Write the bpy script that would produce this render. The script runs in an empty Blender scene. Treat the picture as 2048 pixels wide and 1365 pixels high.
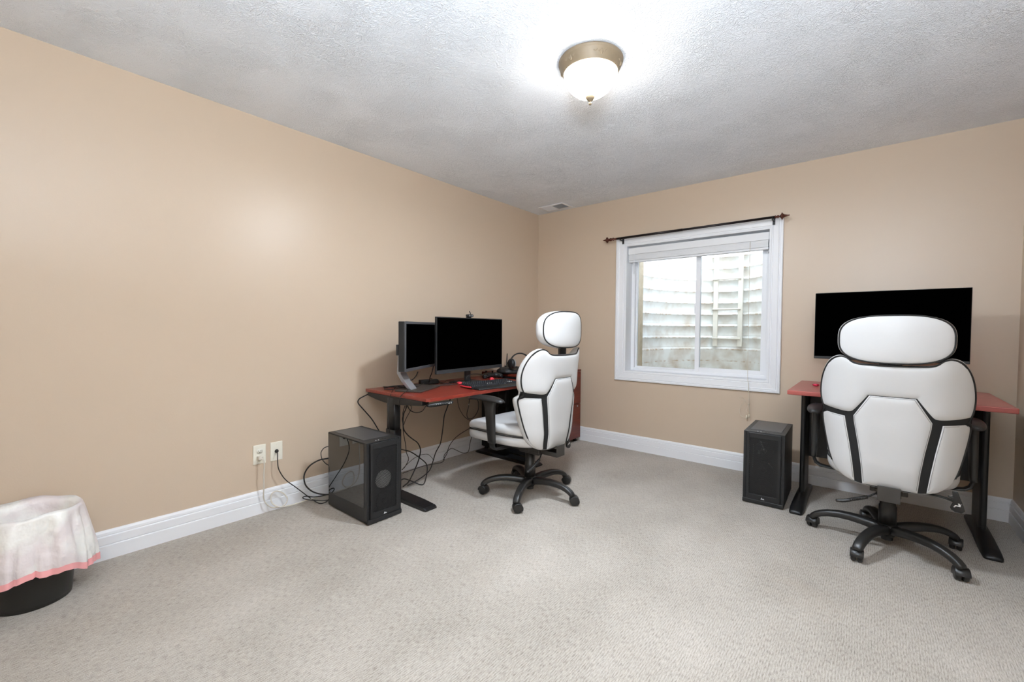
import bpy, bmesh, math, random
from mathutils import Vector, Matrix
random.seed(7)
C = bpy.context.scene.collection
PI = math.pi
sc = bpy.context.scene

# ------------------------------------------------------------------ helpers
def lin(c):
    return tuple(((v/255.0)/12.92 if v/255.0 <= .04045 else (((v/255.0)+.055)/1.055)**2.4) for v in c) + (1.0,)

def mat(name, rgb, rough=.5, metal=0.0, spec=.5, bump=None, var=None, coat=0.0, sheen=0.0):
    """principled material; bump=(scale,strength,distance); var=(scale,amount) gentle value variation"""
    m = bpy.data.materials.new(name); m.use_nodes = True
    nt = m.node_tree; b = nt.nodes['Principled BSDF']
    b.inputs['Base Color'].default_value = lin(rgb)
    b.inputs['Roughness'].default_value = rough
    b.inputs['Metallic'].default_value = metal
    b.inputs['Specular IOR Level'].default_value = spec
    b.inputs['Coat Weight'].default_value = coat
    tc = nt.nodes.new('ShaderNodeTexCoord')
    if bump:
        n = nt.nodes.new('ShaderNodeTexNoise'); n.inputs['Scale'].default_value = bump[0]; n.inputs['Detail'].default_value = 3
        bp = nt.nodes.new('ShaderNodeBump'); bp.inputs['Strength'].default_value = bump[1]; bp.inputs['Distance'].default_value = bump[2]
        nt.links.new(tc.outputs['Object'], n.inputs['Vector']); nt.links.new(n.outputs['Fac'], bp.inputs['Height'])
        nt.links.new(bp.outputs['Normal'], b.inputs['Normal'])
    if var:
        n = nt.nodes.new('ShaderNodeTexNoise'); n.inputs['Scale'].default_value = var[0]; n.inputs['Detail'].default_value = 4
        mr = nt.nodes.new('ShaderNodeMapRange'); mr.inputs['To Min'].default_value = 1-var[1]; mr.inputs['To Max'].default_value = 1+var[1]
        hs = nt.nodes.new('ShaderNodeHueSaturation'); hs.inputs['Color'].default_value = lin(rgb)
        nt.links.new(tc.outputs['Object'], n.inputs['Vector']); nt.links.new(n.outputs['Fac'], mr.inputs['Value'])
        nt.links.new(mr.outputs['Result'], hs.inputs['Value']); nt.links.new(hs.outputs['Color'], b.inputs['Base Color'])
    return m

class MB:
    """collects shapes and links them as ONE mesh object"""
    def __init__(s): s.v = []; s.f = []; s.mi = []; s.sm = []
    def add(s, vs, fs, mi=0, smooth=False):
        n = len(s.v); s.v += [tuple(v) for v in vs]
        for f in fs:
            s.f.append(tuple(i+n for i in f)); s.mi.append(mi); s.sm.append(smooth)
        return s
    def box(s, x0, x1, y0, y1, z0, z1, mi=0, M=None):
        vs = [Vector((x, y, z)) for z in (z0, z1) for y in (y0, y1) for x in (x0, x1)]
        if M: vs = [M @ v for v in vs]
        return s.add(vs, [(0,2,3,1),(4,5,7,6),(0,1,5,4),(2,6,7,3),(0,4,6,2),(1,3,7,5)], mi)
    def tube(s, pts, r, n=8, mi=0, closed=False, cap=True, flat=1.0):
        pts = [Vector(p) for p in pts]; m = len(pts)
        rs = r if isinstance(r, (list, tuple)) else [r]*m
        T = []
        for i in range(m):
            a = pts[(i-1) % m] if (closed or i > 0) else pts[i]
            b = pts[(i+1) % m] if (closed or i < m-1) else pts[i]
            t = (b-a); T.append(t.normalized() if t.length > 1e-9 else Vector((0,0,1)))
        up = Vector((0,0,1)) if abs(T[0].z) < .9 else Vector((1,0,0))
        N = (up - T[0]*up.dot(T[0])).normalized(); rings = []
        for i in range(m):
            if i: N = (N - T[i]*N.dot(T[i])).normalized()
            B = T[i].cross(N)
            rings.append([pts[i] + (N*math.cos(2*PI*k/n)*flat + B*math.sin(2*PI*k/n))*rs[i] for k in range(n)])
        vs = [v for ring in rings for v in ring]; fs = []
        for i in range(m if closed else m-1):
            j = (i+1) % m
            for k in range(n):
                fs.append((i*n+k, i*n+(k+1) % n, j*n+(k+1) % n, j*n+k))
        s.add(vs, fs, mi, True)
        if not closed and cap:
            s.add(rings[0], [tuple(range(n-1, -1, -1))], mi); s.add(rings[-1], [tuple(range(n))], mi)
        return s
    def lathe(s, prof, c=(0,0,0), n=48, mi=0, axis='z', smooth=True, arc=1.0):
        vs = []; fs = []; m = len(prof); nn = n if arc == 1.0 else n+1
        for k in range(nn):
            a = 2*PI*arc*k/n
            for r, z in prof:
                p = (r*math.cos(a), r*math.sin(a), z)
                if axis == 'y': p = (p[0], p[2], p[1])
                if axis == 'x': p = (p[2], p[0], p[1])
                vs.append((p[0]+c[0], p[1]+c[1], p[2]+c[2]))
        for k in range(n):
            j = (k+1) % nn
            for i in range(m-1):
                fs.append((k*m+i, j*m+i, j*m+i+1, k*m+i+1))
        return s.add(vs, fs, mi, smooth)
    def rings(s, rings, mi=0, smooth=True, cap0=True, cap1=True):
        n = len(rings[0]); vs = [v for r in rings for v in r]; fs = []
        for i in range(len(rings)-1):
            for k in range(n):
                fs.append((i*n+k, i*n+(k+1) % n, (i+1)*n+(k+1) % n, (i+1)*n+k))
        if cap0: fs.append(tuple(range(n-1, -1, -1)))
        if cap1: fs.append(tuple((len(rings)-1)*n+k for k in range(n)))
        return s.add(vs, fs, mi, smooth)
    def grid(s, P, mi=0, smooth=True):
        a = len(P); b = len(P[0]); vs = [p for r in P for p in r]
        return s.add(vs, [(i*b+j, (i+1)*b+j, (i+1)*b+j+1, i*b+j+1) for i in range(a-1) for j in range(b-1)], mi, smooth)
    def sphere(s, c, r, n=16, mi=0, sc3=(1,1,1)):
        prof = [(r*math.sin(PI*i/n), -r*math.cos(PI*i/n)) for i in range(n+1)]
        k = len(s.v); s.lathe(prof, (0,0,0), n*2, mi)
        for i in range(k, len(s.v)):
            v = s.v[i]; s.v[i] = (v[0]*sc3[0]+c[0], v[1]*sc3[1]+c[1], v[2]*sc3[2]+c[2])
        return s
    def build(s, name, mats, parent=None, bevel=0, bseg=2, clean=True):
        me = bpy.data.meshes.new(name); me.from_pydata(s.v, [], s.f)
        if not isinstance(mats, (list, tuple)): mats = [mats]
        for m in mats: me.materials.append(m)
        for p, mi, sm in zip(me.polygons, s.mi, s.sm): p.material_index = mi; p.use_smooth = sm
        bm = bmesh.new(); bm.from_mesh(me)
        if clean: bmesh.ops.remove_doubles(bm, verts=bm.verts, dist=1e-6)
        bmesh.ops.recalc_face_normals(bm, faces=bm.faces)
        bm.to_mesh(me); bm.free()
        o = bpy.data.objects.new(name, me); C.objects.link(o)
        if parent: o.parent = parent
        if bevel:
            b = o.modifiers.new('bevel', 'BEVEL'); b.width = bevel; b.segments = bseg; b.limit_method = 'ANGLE'; b.angle_limit = math.radians(40)
            b.harden_normals = False
        return o

def tag(o, label=None, cat=None, group=None, kind=None):
    if label: o['label'] = label
    if cat: o['category'] = cat
    if group: o['group'] = group
    if kind: o['kind'] = kind
    return o
def thing(name, label, cat, loc=(0,0,0), rz=0.0, group=None):
    o = bpy.data.objects.new(name, None); C.objects.link(o); o.empty_display_size = .1
    o.location = loc; o.rotation_euler = (0,0,rz)
    return tag(o, label, cat, group)
def kids(o): return [c for c in bpy.data.objects if c.parent == o]
def dup(o, parent=None):
    c = o.copy(); C.objects.link(c); c.parent = parent
    for ch in kids(o): dup(ch, c)
    return c
def struct(o): o['kind'] = 'structure'; return o
def cr(pts, n=8, closed=False):
    """catmull-rom through points"""
    P = [Vector(p) for p in pts]; m = len(P); out = []
    for i in range(m if closed else m-1):
        p0 = P[(i-1) % m] if (closed or i > 0) else P[0]*2-P[1]
        p1 = P[i]; p2 = P[(i+1) % m]
        p3 = P[(i+2) % m] if (closed or i+2 < m) else P[-1]*2-P[-2]
        for k in range(n):
            t = k/n
            out.append(.5*((2*p1)+(p2-p0)*t+(2*p0-5*p1+4*p2-p3)*t*t+(3*p1-p0-3*p2+p3)*t**3))
    if not closed: out.append(P[-1])
    return out
def superell(a, b, n, N=64):
    out = []
    for k in range(N):
        t = 2*PI*k/N; c, s_ = math.cos(t), math.sin(t)
        out.append((a*math.copysign(abs(c)**(2/n), c), b*math.copysign(abs(s_)**(2/n), s_)))
    return out

# ------------------------------------------------------------------ materials
def wall_mat():
    m = bpy.data.materials.new('tan_eggshell_paint'); m.use_nodes = True
    nt = m.node_tree; b = nt.nodes['Principled BSDF']; L = nt.links
    b.inputs['Base Color'].default_value = lin(WALL); b.inputs['Roughness'].default_value = .36
    b.inputs['Specular IOR Level'].default_value = .5
    g = nt.nodes.new('ShaderNodeNewGeometry')
    n = nt.nodes.new('ShaderNodeTexNoise'); n.inputs['Scale'].default_value = 150; n.inputs['Detail'].default_value = 2
    bp = nt.nodes.new('ShaderNodeBump'); bp.inputs['Strength'].default_value = .10; bp.inputs['Distance'].default_value = .002
    L.new(g.outputs['Position'], n.inputs['Vector']); L.new(n.outputs['Fac'], bp.inputs['Height']); L.new(bp.outputs['Normal'], b.inputs['Normal'])
    return m

def ceiling_mat():
    m = bpy.data.materials.new('stomped_plaster'); m.use_nodes = True
    nt = m.node_tree; b = nt.nodes['Principled BSDF']; L = nt.links; N = nt.nodes.new
    b.inputs['Base Color'].default_value = lin(CEIL); b.inputs['Roughness'].default_value = .7
    g = N('ShaderNodeNewGeometry')
    # brush stomps: radial strokes around random centres
    wn = N('ShaderNodeTexNoise'); wn.inputs['Scale'].default_value = 5; wn.inputs['Detail'].default_value = 1
    L.new(g.outputs['Position'], wn.inputs['Vector'])
    def stomp(scale, off, freq):
        ad = N('ShaderNodeVectorMath'); ad.operation = 'ADD'; ad.inputs[1].default_value = (off, off*.7, 0)
        L.new(g.outputs['Position'], ad.inputs[0])
        wv = N('ShaderNodeVectorMath'); wv.operation = 'SCALE'; wv.inputs['Scale'].default_value = .10; L.new(wn.outputs['Color'], wv.inputs[0])
        a2 = N('ShaderNodeVectorMath'); a2.operation = 'ADD'; L.new(ad.outputs[0], a2.inputs[0]); L.new(wv.outputs[0], a2.inputs[1])
        v = N('ShaderNodeTexVoronoi'); v.voronoi_dimensions = '2D'; v.inputs['Scale'].default_value = scale; L.new(a2.outputs[0], v.inputs['Vector'])
        sb = N('ShaderNodeVectorMath'); sb.operation = 'SUBTRACT'; L.new(a2.outputs[0], sb.inputs[0])
        L.new(v.outputs['Position'], sb.inputs[1])
        sp = N('ShaderNodeSeparateXYZ'); L.new(sb.outputs[0], sp.inputs[0])
        at = N('ShaderNodeMath'); at.operation = 'ARCTAN2'; L.new(sp.outputs['Y'], at.inputs[0]); L.new(sp.outputs['X'], at.inputs[1])
        cb = N('ShaderNodeCombineXYZ'); ml = N('ShaderNodeMath'); ml.operation = 'MULTIPLY'; ml.inputs[1].default_value = freq
        L.new(at.outputs[0], ml.inputs[0]); L.new(ml.outputs[0], cb.inputs['X'])
        m2 = N('ShaderNodeMath'); m2.operation = 'MULTIPLY'; m2.inputs[1].default_value = 12; L.new(v.outputs['Distance'], m2.inputs[0]); L.new(m2.outputs[0], cb.inputs['Y'])
        nn = N('ShaderNodeTexNoise'); nn.inputs['Scale'].default_value = 1.6; nn.inputs['Detail'].default_value = 1; nn.inputs['Roughness'].default_value = .5
        nn.inputs['Distortion'].default_value = .5
        L.new(cb.outputs[0], nn.inputs['Vector'])
        rp = N('ShaderNodeMapRange'); rp.inputs['From Min'].default_value = .075; rp.inputs['From Max'].default_value = .0; rp.interpolation_type = 'SMOOTHSTEP'
        rs = N('ShaderNodeMath'); rs.operation = 'SUBTRACT'; L.new(nn.outputs['Fac'], rs.inputs[0]); rs.inputs[1].default_value = .53
        ra = N('ShaderNodeMath'); ra.operation = 'ABSOLUTE'; L.new(rs.outputs[0], ra.inputs[0])
        L.new(ra.outputs[0], rp.inputs['Value'])
        fd = N('ShaderNodeMapRange'); fd.inputs['From Min'].default_value = .06; fd.inputs['From Max'].default_value = .20; L.new(v.outputs['Distance'], fd.inputs['Value'])
        fm = N('ShaderNodeMath'); fm.operation = 'MULTIPLY'; L.new(rp.outputs[0], fm.inputs[0]); L.new(fd.outputs[0], fm.inputs[1])
        return fm.outputs[0]
    s1 = stomp(4.6, 0.0, 3.6); s2 = stomp(6.0, 3.3, 3.0)
    mx = N('ShaderNodeMath'); mx.operation = 'MAXIMUM'; L.new(s1, mx.inputs[0]); L.new(s2, mx.inputs[1])
    # short wandering ridges left by the brush
    rn_ = N('ShaderNodeTexNoise'); rn_.inputs['Scale'].default_value = 26; rn_.inputs['Detail'].default_value = 1; rn_.inputs['Distortion'].default_value = 1.2
    L.new(g.outputs['Position'], rn_.inputs['Vector'])
    q1 = N('ShaderNodeMath'); q1.operation = 'SUBTRACT'; L.new(rn_.outputs['Fac'], q1.inputs[0]); q1.inputs[1].default_value = .5
    q2 = N('ShaderNodeMath'); q2.operation = 'ABSOLUTE'; L.new(q1.outputs[0], q2.inputs[0])
    q3 = N('ShaderNodeMapRange'); q3.inputs['From Min'].default_value = .07; q3.inputs['From Max'].default_value = .01; q3.interpolation_type = 'SMOOTHSTEP'; L.new(q2.outputs[0], q3.inputs['Value'])
    av = N('ShaderNodeMath'); av.operation = 'MULTIPLY_ADD'; L.new(q3.outputs[0], av.inputs[0]); av.inputs[1].default_value = .7; L.new(mx.outputs[0], av.inputs[2])
    # some places stay flatter
    pn = N('ShaderNodeTexNoise'); pn.inputs['Scale'].default_value = 3.6; pn.inputs['Detail'].default_value = 2; L.new(g.outputs['Position'], pn.inputs['Vector'])
    pr = N('ShaderNodeMapRange'); pr.inputs['From Min'].default_value = .36; pr.inputs['From Max'].default_value = .60; pr.inputs['To Min'].default_value = .45; L.new(pn.outputs['Fac'], pr.inputs['Value'])
    ad = N('ShaderNodeMath'); ad.operation = 'MULTIPLY'; L.new(av.outputs[0], ad.inputs[0]); L.new(pr.outputs[0], ad.inputs[1])
    bp = N('ShaderNodeBump'); bp.inputs['Strength'].default_value = .8; bp.inputs['Distance'].default_value = CEIL_BUMP
    L.new(ad.outputs[0], bp.inputs['Height']); L.new(bp.outputs['Normal'], b.inputs['Normal'])
    return m

def carpet_mat():
    m = bpy.data.materials.new('ribbed_loop_carpet'); m.use_nodes = True
    nt = m.node_tree; b = nt.nodes['Principled BSDF']; L = nt.links; N = nt.nodes.new
    b.inputs['Roughness'].default_value = .95; b.inputs['Specular IOR Level'].default_value = .1
    b.inputs['Sheen Weight'].default_value = .15; b.inputs['Sheen Roughness'].default_value = .5
    g = N('ShaderNodeNewGeometry')
    def noise(scale, vec, detail=2, rough=.5):
        mp = N('ShaderNodeMapping'); mp.inputs['Scale'].default_value = vec; L.new(g.outputs['Position'], mp.inputs['Vector'])
        n = N('ShaderNodeTexNoise'); n.inputs['Scale'].default_value = scale; n.inputs['Detail'].default_value = detail; n.inputs['Roughness'].default_value = rough
        L.new(mp.outputs[0], n.inputs['Vector']); return n.outputs['Fac']
    # ribs run along y, pitch about 9 mm
    dz = noise(8, (1, .6, 1), 2)
    sp = N('ShaderNodeSeparateXYZ'); L.new(g.outputs['Position'], sp.inputs[0])
    ma = N('ShaderNodeMath'); ma.operation = 'MULTIPLY_ADD'; L.new(dz, ma.inputs[0]); ma.inputs[1].default_value = .02; L.new(sp.outputs['X'], ma.inputs[2])
    mm = N('ShaderNodeMath'); mm.operation = 'MULTIPLY'; L.new(ma.outputs[0], mm.inputs[0]); mm.inputs[1].default_value = 2*PI/.0086
    sn = N('ShaderNodeMath'); sn.operation = 'SINE'; L.new(mm.outputs[0], sn.inputs[0])
    rib = N('ShaderNodeMapRange'); rib.inputs['From Min'].default_value = -1; L.new(sn.outputs[0], rib.inputs['Value'])
    dash = noise(1, (300, 45, 1), 3, .6)      # short dark dashes between loops
    tuft = noise(1, (430, 380, 1), 2, .7)
    mid = noise(1, (26, 9, 1), 3, .6)
    big = noise(1, (2.3, 1.6, 1), 4, .55)
    def mul(a, k, c=None):
        q = N('ShaderNodeMath'); q.operation = 'MULTIPLY_ADD'; L.new(a, q.inputs[0]); q.inputs[1].default_value = k
        if c is None: q.inputs[2].default_value = 0
        else: L.new(c, q.inputs[2])
        return q.outputs[0]
    dr = N('ShaderNodeMapRange'); dr.inputs['From Min'].default_value = .32; dr.inputs['From Max'].default_value = .55; L.new(dash, dr.inputs['Value'])
    h = mul(rib.outputs[0], .12); h = mul(dr.outputs[0], .32, h); h = mul(tuft, 1.05, h); h = mul(mid, .10, h); h = mul(big, .42, h)
    rp = N('ShaderNodeValToRGB'); e = rp.color_ramp.elements
    e[0].position = .45; e[0].color = lin(CARP[0]); e[1].position = 1.0; e[1].color = lin(CARP[2])
    k = e.new(.72); k.color = lin(CARP[1])
    sc_ = N('ShaderNodeMath'); sc_.operation = 'MULTIPLY'; L.new(h, sc_.inputs[0]); sc_.inputs[1].default_value = .63
    L.new(sc_.outputs[0], rp.inputs['Fac'])
    # sparse brownish traffic marks
    st = noise(1, (1.4, 2.1, 1), 5, .6)
    sr = N('ShaderNodeMapRange'); sr.inputs['From Min'].default_value = .60; sr.inputs['From Max'].default_value = .78; sr.inputs['To Max'].default_value = .35; L.new(st, sr.inputs['Value'])
    mx = N('ShaderNodeMix'); mx.data_type = 'RGBA'; L.new(sr.outputs[0], mx.inputs[0]); L.new(rp.outputs['Color'], mx.inputs[6]); mx.inputs[7].default_value = lin((172,157,142))
    L.new(mx.outputs[2], b.inputs['Base Color'])
    bp = N('ShaderNodeBump'); bp.inputs['Strength'].default_value = .14; bp.inputs['Distance'].default_value = .003
    L.new(h, bp.inputs['Height']); L.new(bp.outputs['Normal'], b.inputs['Normal'])
    return m

def wood_mat(name, c1, c2, rough=.3, axis=(1,14,14)):
    m = bpy.data.materials.new(name); m.use_nodes = True
    nt = m.node_tree; b = nt.nodes['Principled BSDF']; L = nt.links; N = nt.nodes.new
    tc = N('ShaderNodeTexCoord'); mp = N('ShaderNodeMapping'); mp.inputs['Scale'].default_value = axis
    n = N('ShaderNodeTexNoise'); n.inputs['Scale'].default_value = 5; n.inputs['Detail'].default_value = 5; n.inputs['Distortion'].default_value = .6
    rp = N('ShaderNodeValToRGB'); rp.color_ramp.elements[0].position = .3; rp.color_ramp.elements[1].position = .72
    rp.color_ramp.elements[0].color = lin(c1); rp.color_ramp.elements[1].color = lin(c2)
    L.new(tc.outputs['Object'], mp.inputs['Vector']); L.new(mp.outputs[0], n.inputs['Vector']); L.new(n.outputs['Fac'], rp.inputs['Fac']); L.new(rp.outputs['Color'], b.inputs['Base Color'])
    b.inputs['Roughness'].default_value = rough
    return m

def glass_mat(name, tint, refl=1.5, base=.0):
    """thin pane: clear straight through, mirror by fresnel"""
    m = bpy.data.materials.new(name); m.use_nodes = True
    nt = m.node_tree; nt.nodes.clear(); L = nt.links; N = nt.nodes.new
    o = N('ShaderNodeOutputMaterial'); t = N('ShaderNodeBsdfTransparent'); t.inputs['Color'].default_value = tint
    gl = N('ShaderNodeBsdfGlossy'); gl.inputs['Roughness'].default_value = .02; fr = N('ShaderNodeFresnel'); fr.inputs['IOR'].default_value = refl
    mx = N('ShaderNodeMixShader'); L.new(t.outputs[0], mx.inputs[1]); L.new(gl.outputs[0], mx.inputs[2])
    L.new(fr.outputs[0], mx.inputs[0]); L.new(mx.outputs[0], o.inputs['Surface'])
    return m

def perf_mat(name, rgb, pitch=.0085, hole=.34):
    """perforated steel: a hexagonal lattice of see-through holes"""
    m = bpy.data.materials.new(name); m.use_nodes = True
    nt = m.node_tree; L = nt.links; N = nt.nodes.new
    b = nt.nodes['Principled BSDF']; b.inputs['Base Color'].default_value = lin(rgb); b.inputs['Roughness'].default_value = .45
    o = nt.nodes['Material Output']
    tc = N('ShaderNodeTexCoord'); sp = N('ShaderNodeSeparateXYZ'); L.new(tc.outputs['Object'], sp.inputs[0])
    def M(op, a, b_):
        q = N('ShaderNodeMath'); q.operation = op
        for i, v in enumerate((a, b_)):
            if isinstance(v, (int, float)): q.inputs[i].default_value = v
            elif v is not None: L.new(v, q.inputs[i])
        return q.outputs[0]
    def lattice(ox, oz):
        x = M('SUBTRACT', M('FRACT', M('ADD', M('DIVIDE', sp.outputs['X'], pitch), ox), None), .5)
        z = M('MULTIPLY', M('SUBTRACT', M('FRACT', M('ADD', M('DIVIDE', sp.outputs['Z'], pitch*1.732), oz), None), .5), 1.732)
        return M('SQRT', M('ADD', M('MULTIPLY', x, x), M('MULTIPLY', z, z)), None)
    d = M('MINIMUM', lattice(50.0, 50.0), lattice(50.5, 50.5))
    f = M('LESS_THAN', d, hole)
    t = N('ShaderNodeBsdfTransparent'); mx = N('ShaderNodeMixShader')
    L.new(f, mx.inputs[0]); L.new(b.outputs[0], mx.inputs[1]); L.new(t.outputs[0], mx.inputs[2]); L.new(mx.outputs[0], o.inputs['Surface'])
    return m

WALL = (199,180,159); CEIL = (238,242,248); CEIL_BUMP = .0028
CARP = ((120,111,102), (173,165,155), (210,202,192))
M = {}
M['wall'] = wall_mat(); M['ceiling'] = ceiling_mat(); M['carpet'] = carpet_mat()
M['trim'] = mat('white_semigloss_trim', (232,233,236), .35, bump=(30,.03,.002))
M['vinyl'] = mat('white_window_vinyl', (236,237,240), .3)
M['blind'] = mat('white_blind_slats', (228,229,231), .45, bump=(90,.1,.001))
M['leather'] = mat('white_faux_leather', (200,200,200), .42, bump=(140,.12,.0012))
M['strap'] = mat('black_knit_fabric', (25,25,25), .85, bump=(500,.4,.001))
M['piping'] = mat('black_piping', (24,23,22), .6)
M['stitch'] = mat('grey_stitching', (130,130,128), .8)
M['plastic'] = mat('black_nylon_plastic', (33,32,31), .36, bump=(300,.15,.0005))
M['plastic2'] = mat('soft_black_armrest', (35,34,34), .42, bump=(200,.1,.0006))
M['metal_black'] = mat('black_powder_coat', (21,21,22), .42, bump=(350,.1,.0005))
M['chair_metal'] = mat('dark_brown_steel', (58,54,50), .45)
M['pc'] = mat('matt_black_case_steel', (29,29,30), .42)
M['pc_dark'] = mat('black_case_interior', (22,23,24), .6)
M['filter'] = mat('grey_mesh_dust_filter', (62,64,67), .32)
M['perf'] = perf_mat('perforated_black_steel', (27,27,28))
M['fan'] = mat('painted_lit_fan', (118,118,116), .5)
M['glass'] = glass_mat('clear_window_glass', (.93,.96,.95,1), 1.45)
M['smoked'] = glass_mat('smoked_side_glass', (.35,.35,.36,1), 2.3)
M['screen'] = mat('black_screen', (1,1,1), .9, spec=.0)
M['bezel_mid'] = mat('dark_grey_chin', (50,52,55), .45)
M['bezel'] = mat('black_bezel', (32,33,34), .45)
M['bezel_grey'] = mat('grey_bezel', (74,76,80), .45)
M['silver'] = mat('brushed_silver', (168,170,176), .35, metal=.6)
M['cherry'] = wood_mat('cherry_desk_laminate', (120,44,34), (146,58,44), .28, (12,1.2,12))
M['cherry2'] = wood_mat('pale_cherry_laminate', (156,76,70), (172,90,82), .3, (1.2,12,12))
M['cabinet'] = wood_mat('dark_cherry_veneer', (92,34,24), (118,46,30), .35, (12,1.2,12))
M['cable'] = mat('black_cable_rubber', (26,23,22), .5)
M['white_cable'] = mat('white_cable', (205,198,186), .5)
M['outlet'] = mat('ivory_outlet_plastic', (232,228,214), .4)
M['dark'] = mat('dark_slot', (20,18,16), .7)
M['bronze'] = mat('antique_bronze', (128,112,90), .55, metal=.12, bump=(25,.5,.004), var=(14,.22))
M['rod'] = mat('dark_bronze_rod', (40,34,34), .3, metal=.7)
M['finial'] = mat('copper_brown_finial', (88,46,34), .35, metal=.5)
M['bag'] = mat('white_bin_liner', (236,232,230), .40, bump=(16,.6,.02))
_b = M['bag'].node_tree; _n = _b.nodes.new('ShaderNodeTexNoise'); _n.inputs['Scale'].default_value = 7; _n.inputs['Detail'].default_value = 2
_r = _b.nodes.new('ShaderNodeValToRGB'); _r.color_ramp.elements[0].position = .42; _r.color_ramp.elements[1].position = .56
_r.color_ramp.elements[0].color = lin((224,214,213)); _r.color_ramp.elements[1].color = lin((238,236,231))
_t = _b.nodes.new('ShaderNodeTexCoord'); _b.links.new(_t.outputs['Object'], _n.inputs['Vector']); _b.links.new(_n.outputs['Fac'], _r.inputs['Fac'])
_b.links.new(_r.outputs['Color'], _b.nodes['Principled BSDF'].inputs['Base Color'])
M['pink'] = mat('pink_drawstring_band', (240,168,168), .5, bump=(12,.3,.02))
M['bin'] = mat('black_bin_plastic', (34,33,30), .3)
M['key'] = mat('charcoal_keys', (46,47,50), .5)
M['red'] = mat('red_plastic', (226,64,74), .4)
M['pinkred'] = mat('crimson_plastic', (206,36,72), .35)
M['white_mark'] = mat('white_print', (222,222,222), .5)
M['well'] = None
M['gasket'] = mat('grey_rubber', (70,70,72), .7)
M['cord'] = mat('cream_blind_cord', (208,198,180), .7)
M['tassel'] = mat('ivory_tassel', (230,222,200), .5)
M['pad'] = mat('grey_ear_pad', (150,150,152), .6)
M['baseplate'] = mat('dark_grey_stand_base', (60,54,50), .4)

# ------------------------------------------------------------------ settings
LAMP = 34.0; DOWN = 35; SKY = 3.6; FILL = 134; EXPO = 0.14
SPIN1, SPIN2 = -44.4, 1.6
SBX, SBY = 0.0, .02
NECK = [(-.10,.02,.012,.09,.03),(-.12,.06,.07,.09,.03),(-.13,.09,.13,.09,.03),(-.13,.08,.30,.09,.03)]

# ------------------------------------------------------------------ camera
W_, H_ = 3.594, 2.44
NEAR = -4.75
cam = bpy.data.cameras.new('camera'); co = bpy.data.objects.new('camera', cam); C.objects.link(co); sc.camera = co
F_PX, YAW, PITCH, ROLL = 868.12, -.6918, -.0269, .0074
fw = Vector((math.sin(YAW)*math.cos(PITCH), math.cos(YAW)*math.cos(PITCH), math.sin(PITCH)))
r0 = Vector((math.cos(YAW), -math.sin(YAW), 0)); u0 = r0.cross(fw)
rr = r0*math.cos(ROLL)+u0*math.sin(ROLL); uu = -r0*math.sin(ROLL)+u0*math.cos(ROLL)
co.matrix_world = Matrix(((rr.x,uu.x,-fw.x,2.9094),(rr.y,uu.y,-fw.y,-3.9634),(rr.z,uu.z,-fw.z,1.1565),(0,0,0,1)))
cam.sensor_width = 36; cam.lens = F_PX/2048*36; cam.clip_start = .02; cam.clip_end = 200

# ------------------------------------------------------------------ room shell
WX0, WX1, WZ0, WZ1 = 1.060, 2.276, .757, 1.972      # window opening
T = .20
struct(MB().box(-T, W_+T, NEAR-T, T, -.10, 0).build('floor', M['carpet']))
struct(MB().box(-T, W_+T, NEAR-T, T, H_, H_+.10).build('ceiling', M['ceiling']))
struct(MB().box(-T, 0, NEAR-T, T, 0, H_).build('wall_left', M['wall']))
struct(MB().box(W_, W_+T, NEAR-T, T, 0, H_).build('wall_right', M['wall']))
struct(MB().box(0, W_, NEAR-T, NEAR, 0, H_).build('wall_near', M['wall']))
b = MB()
b.box(0, WX0, 0, T, 0, H_).box(WX1, W_, 0, T, 0, H_).box(WX0, WX1, 0, T, 0, WZ0).box(WX0, WX1, 0, T, WZ1, H_)
struct(b.build('wall_back', M['wall']))

BP = [(0,0),(.0175,0),(.0175,.066),(.0165,.069),(.0118,.0705),(.0118,.0725),(.0152,.0755),(.0152,.112),(.0142,.1145),(.0095,.1155),(.0095,.1185),(.0118,.121),(.0105,.132),(.0055,.1425),(0,.1437)]
def baseboard(name, a, c, nrm):
    vs = []; fs = []
    a = Vector(a); c = Vector(c); nrm = Vector(nrm); d = (c-a).normalized()
    n = len(BP)
    for P_, s_ in ((a, 1), (c, -1)):
        for t, z in BP: vs.append(P_ + nrm*t + d*t*s_*MIT[0 if s_ == 1 else 1] + Vector((0,0,z)))
    for i in range(n-1): fs.append((i, i+1, n+i+1, n+i))
    fs.append(tuple(range(n))); fs.append(tuple(range(2*n-1, n-1, -1)))
    struct(MB().add(vs, fs).build(name, M['trim']))
MIT = (1, 1)
baseboard('baseboard_left', (0, NEAR, 0), (0, 0, 0), (1, 0, 0))
baseboard('baseboard_back', (0, 0, 0), (W_, 0, 0), (0, -1, 0))
baseboard('baseboard_right', (W_, 0, 0), (W_, NEAR, 0), (-1, 0, 0))
baseboard('baseboard_near', (W_, NEAR, 0), (0, NEAR, 0), (0, 1, 0))

# window casing: one profile mitred round the opening
CP = [(0,.0),(0,.011),(.010,.0125),(.013,.009),(.018,.009),(.022,.0135),(.060,.0165),(.066,.019),(.070,.0145),(.074,.0145),(.078,.020),(.092,.020),(.096,.016),(.096,0)]
vs = []; fs = []
cs = [(WX0, WZ0, -1, -1), (WX1, WZ0, 1, -1), (WX1, WZ1, 1, 1), (WX0, WZ1, -1, 1)]
for x, z, sx, sz in cs:
    for w, d in CP: vs.append((x+sx*(w+.001)*(.92 if sx > 0 else 1.04), -d, z+sz*(w+.001)*.93))
n = len(CP)
for k in range(4):
    j = (k+1) % 4
    for i in range(n-1): fs.append((k*n+i, k*n+i+1, j*n+i+1, j*n+i))
struct(MB().add(vs, fs).build('trim_1', M['trim']))

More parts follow.
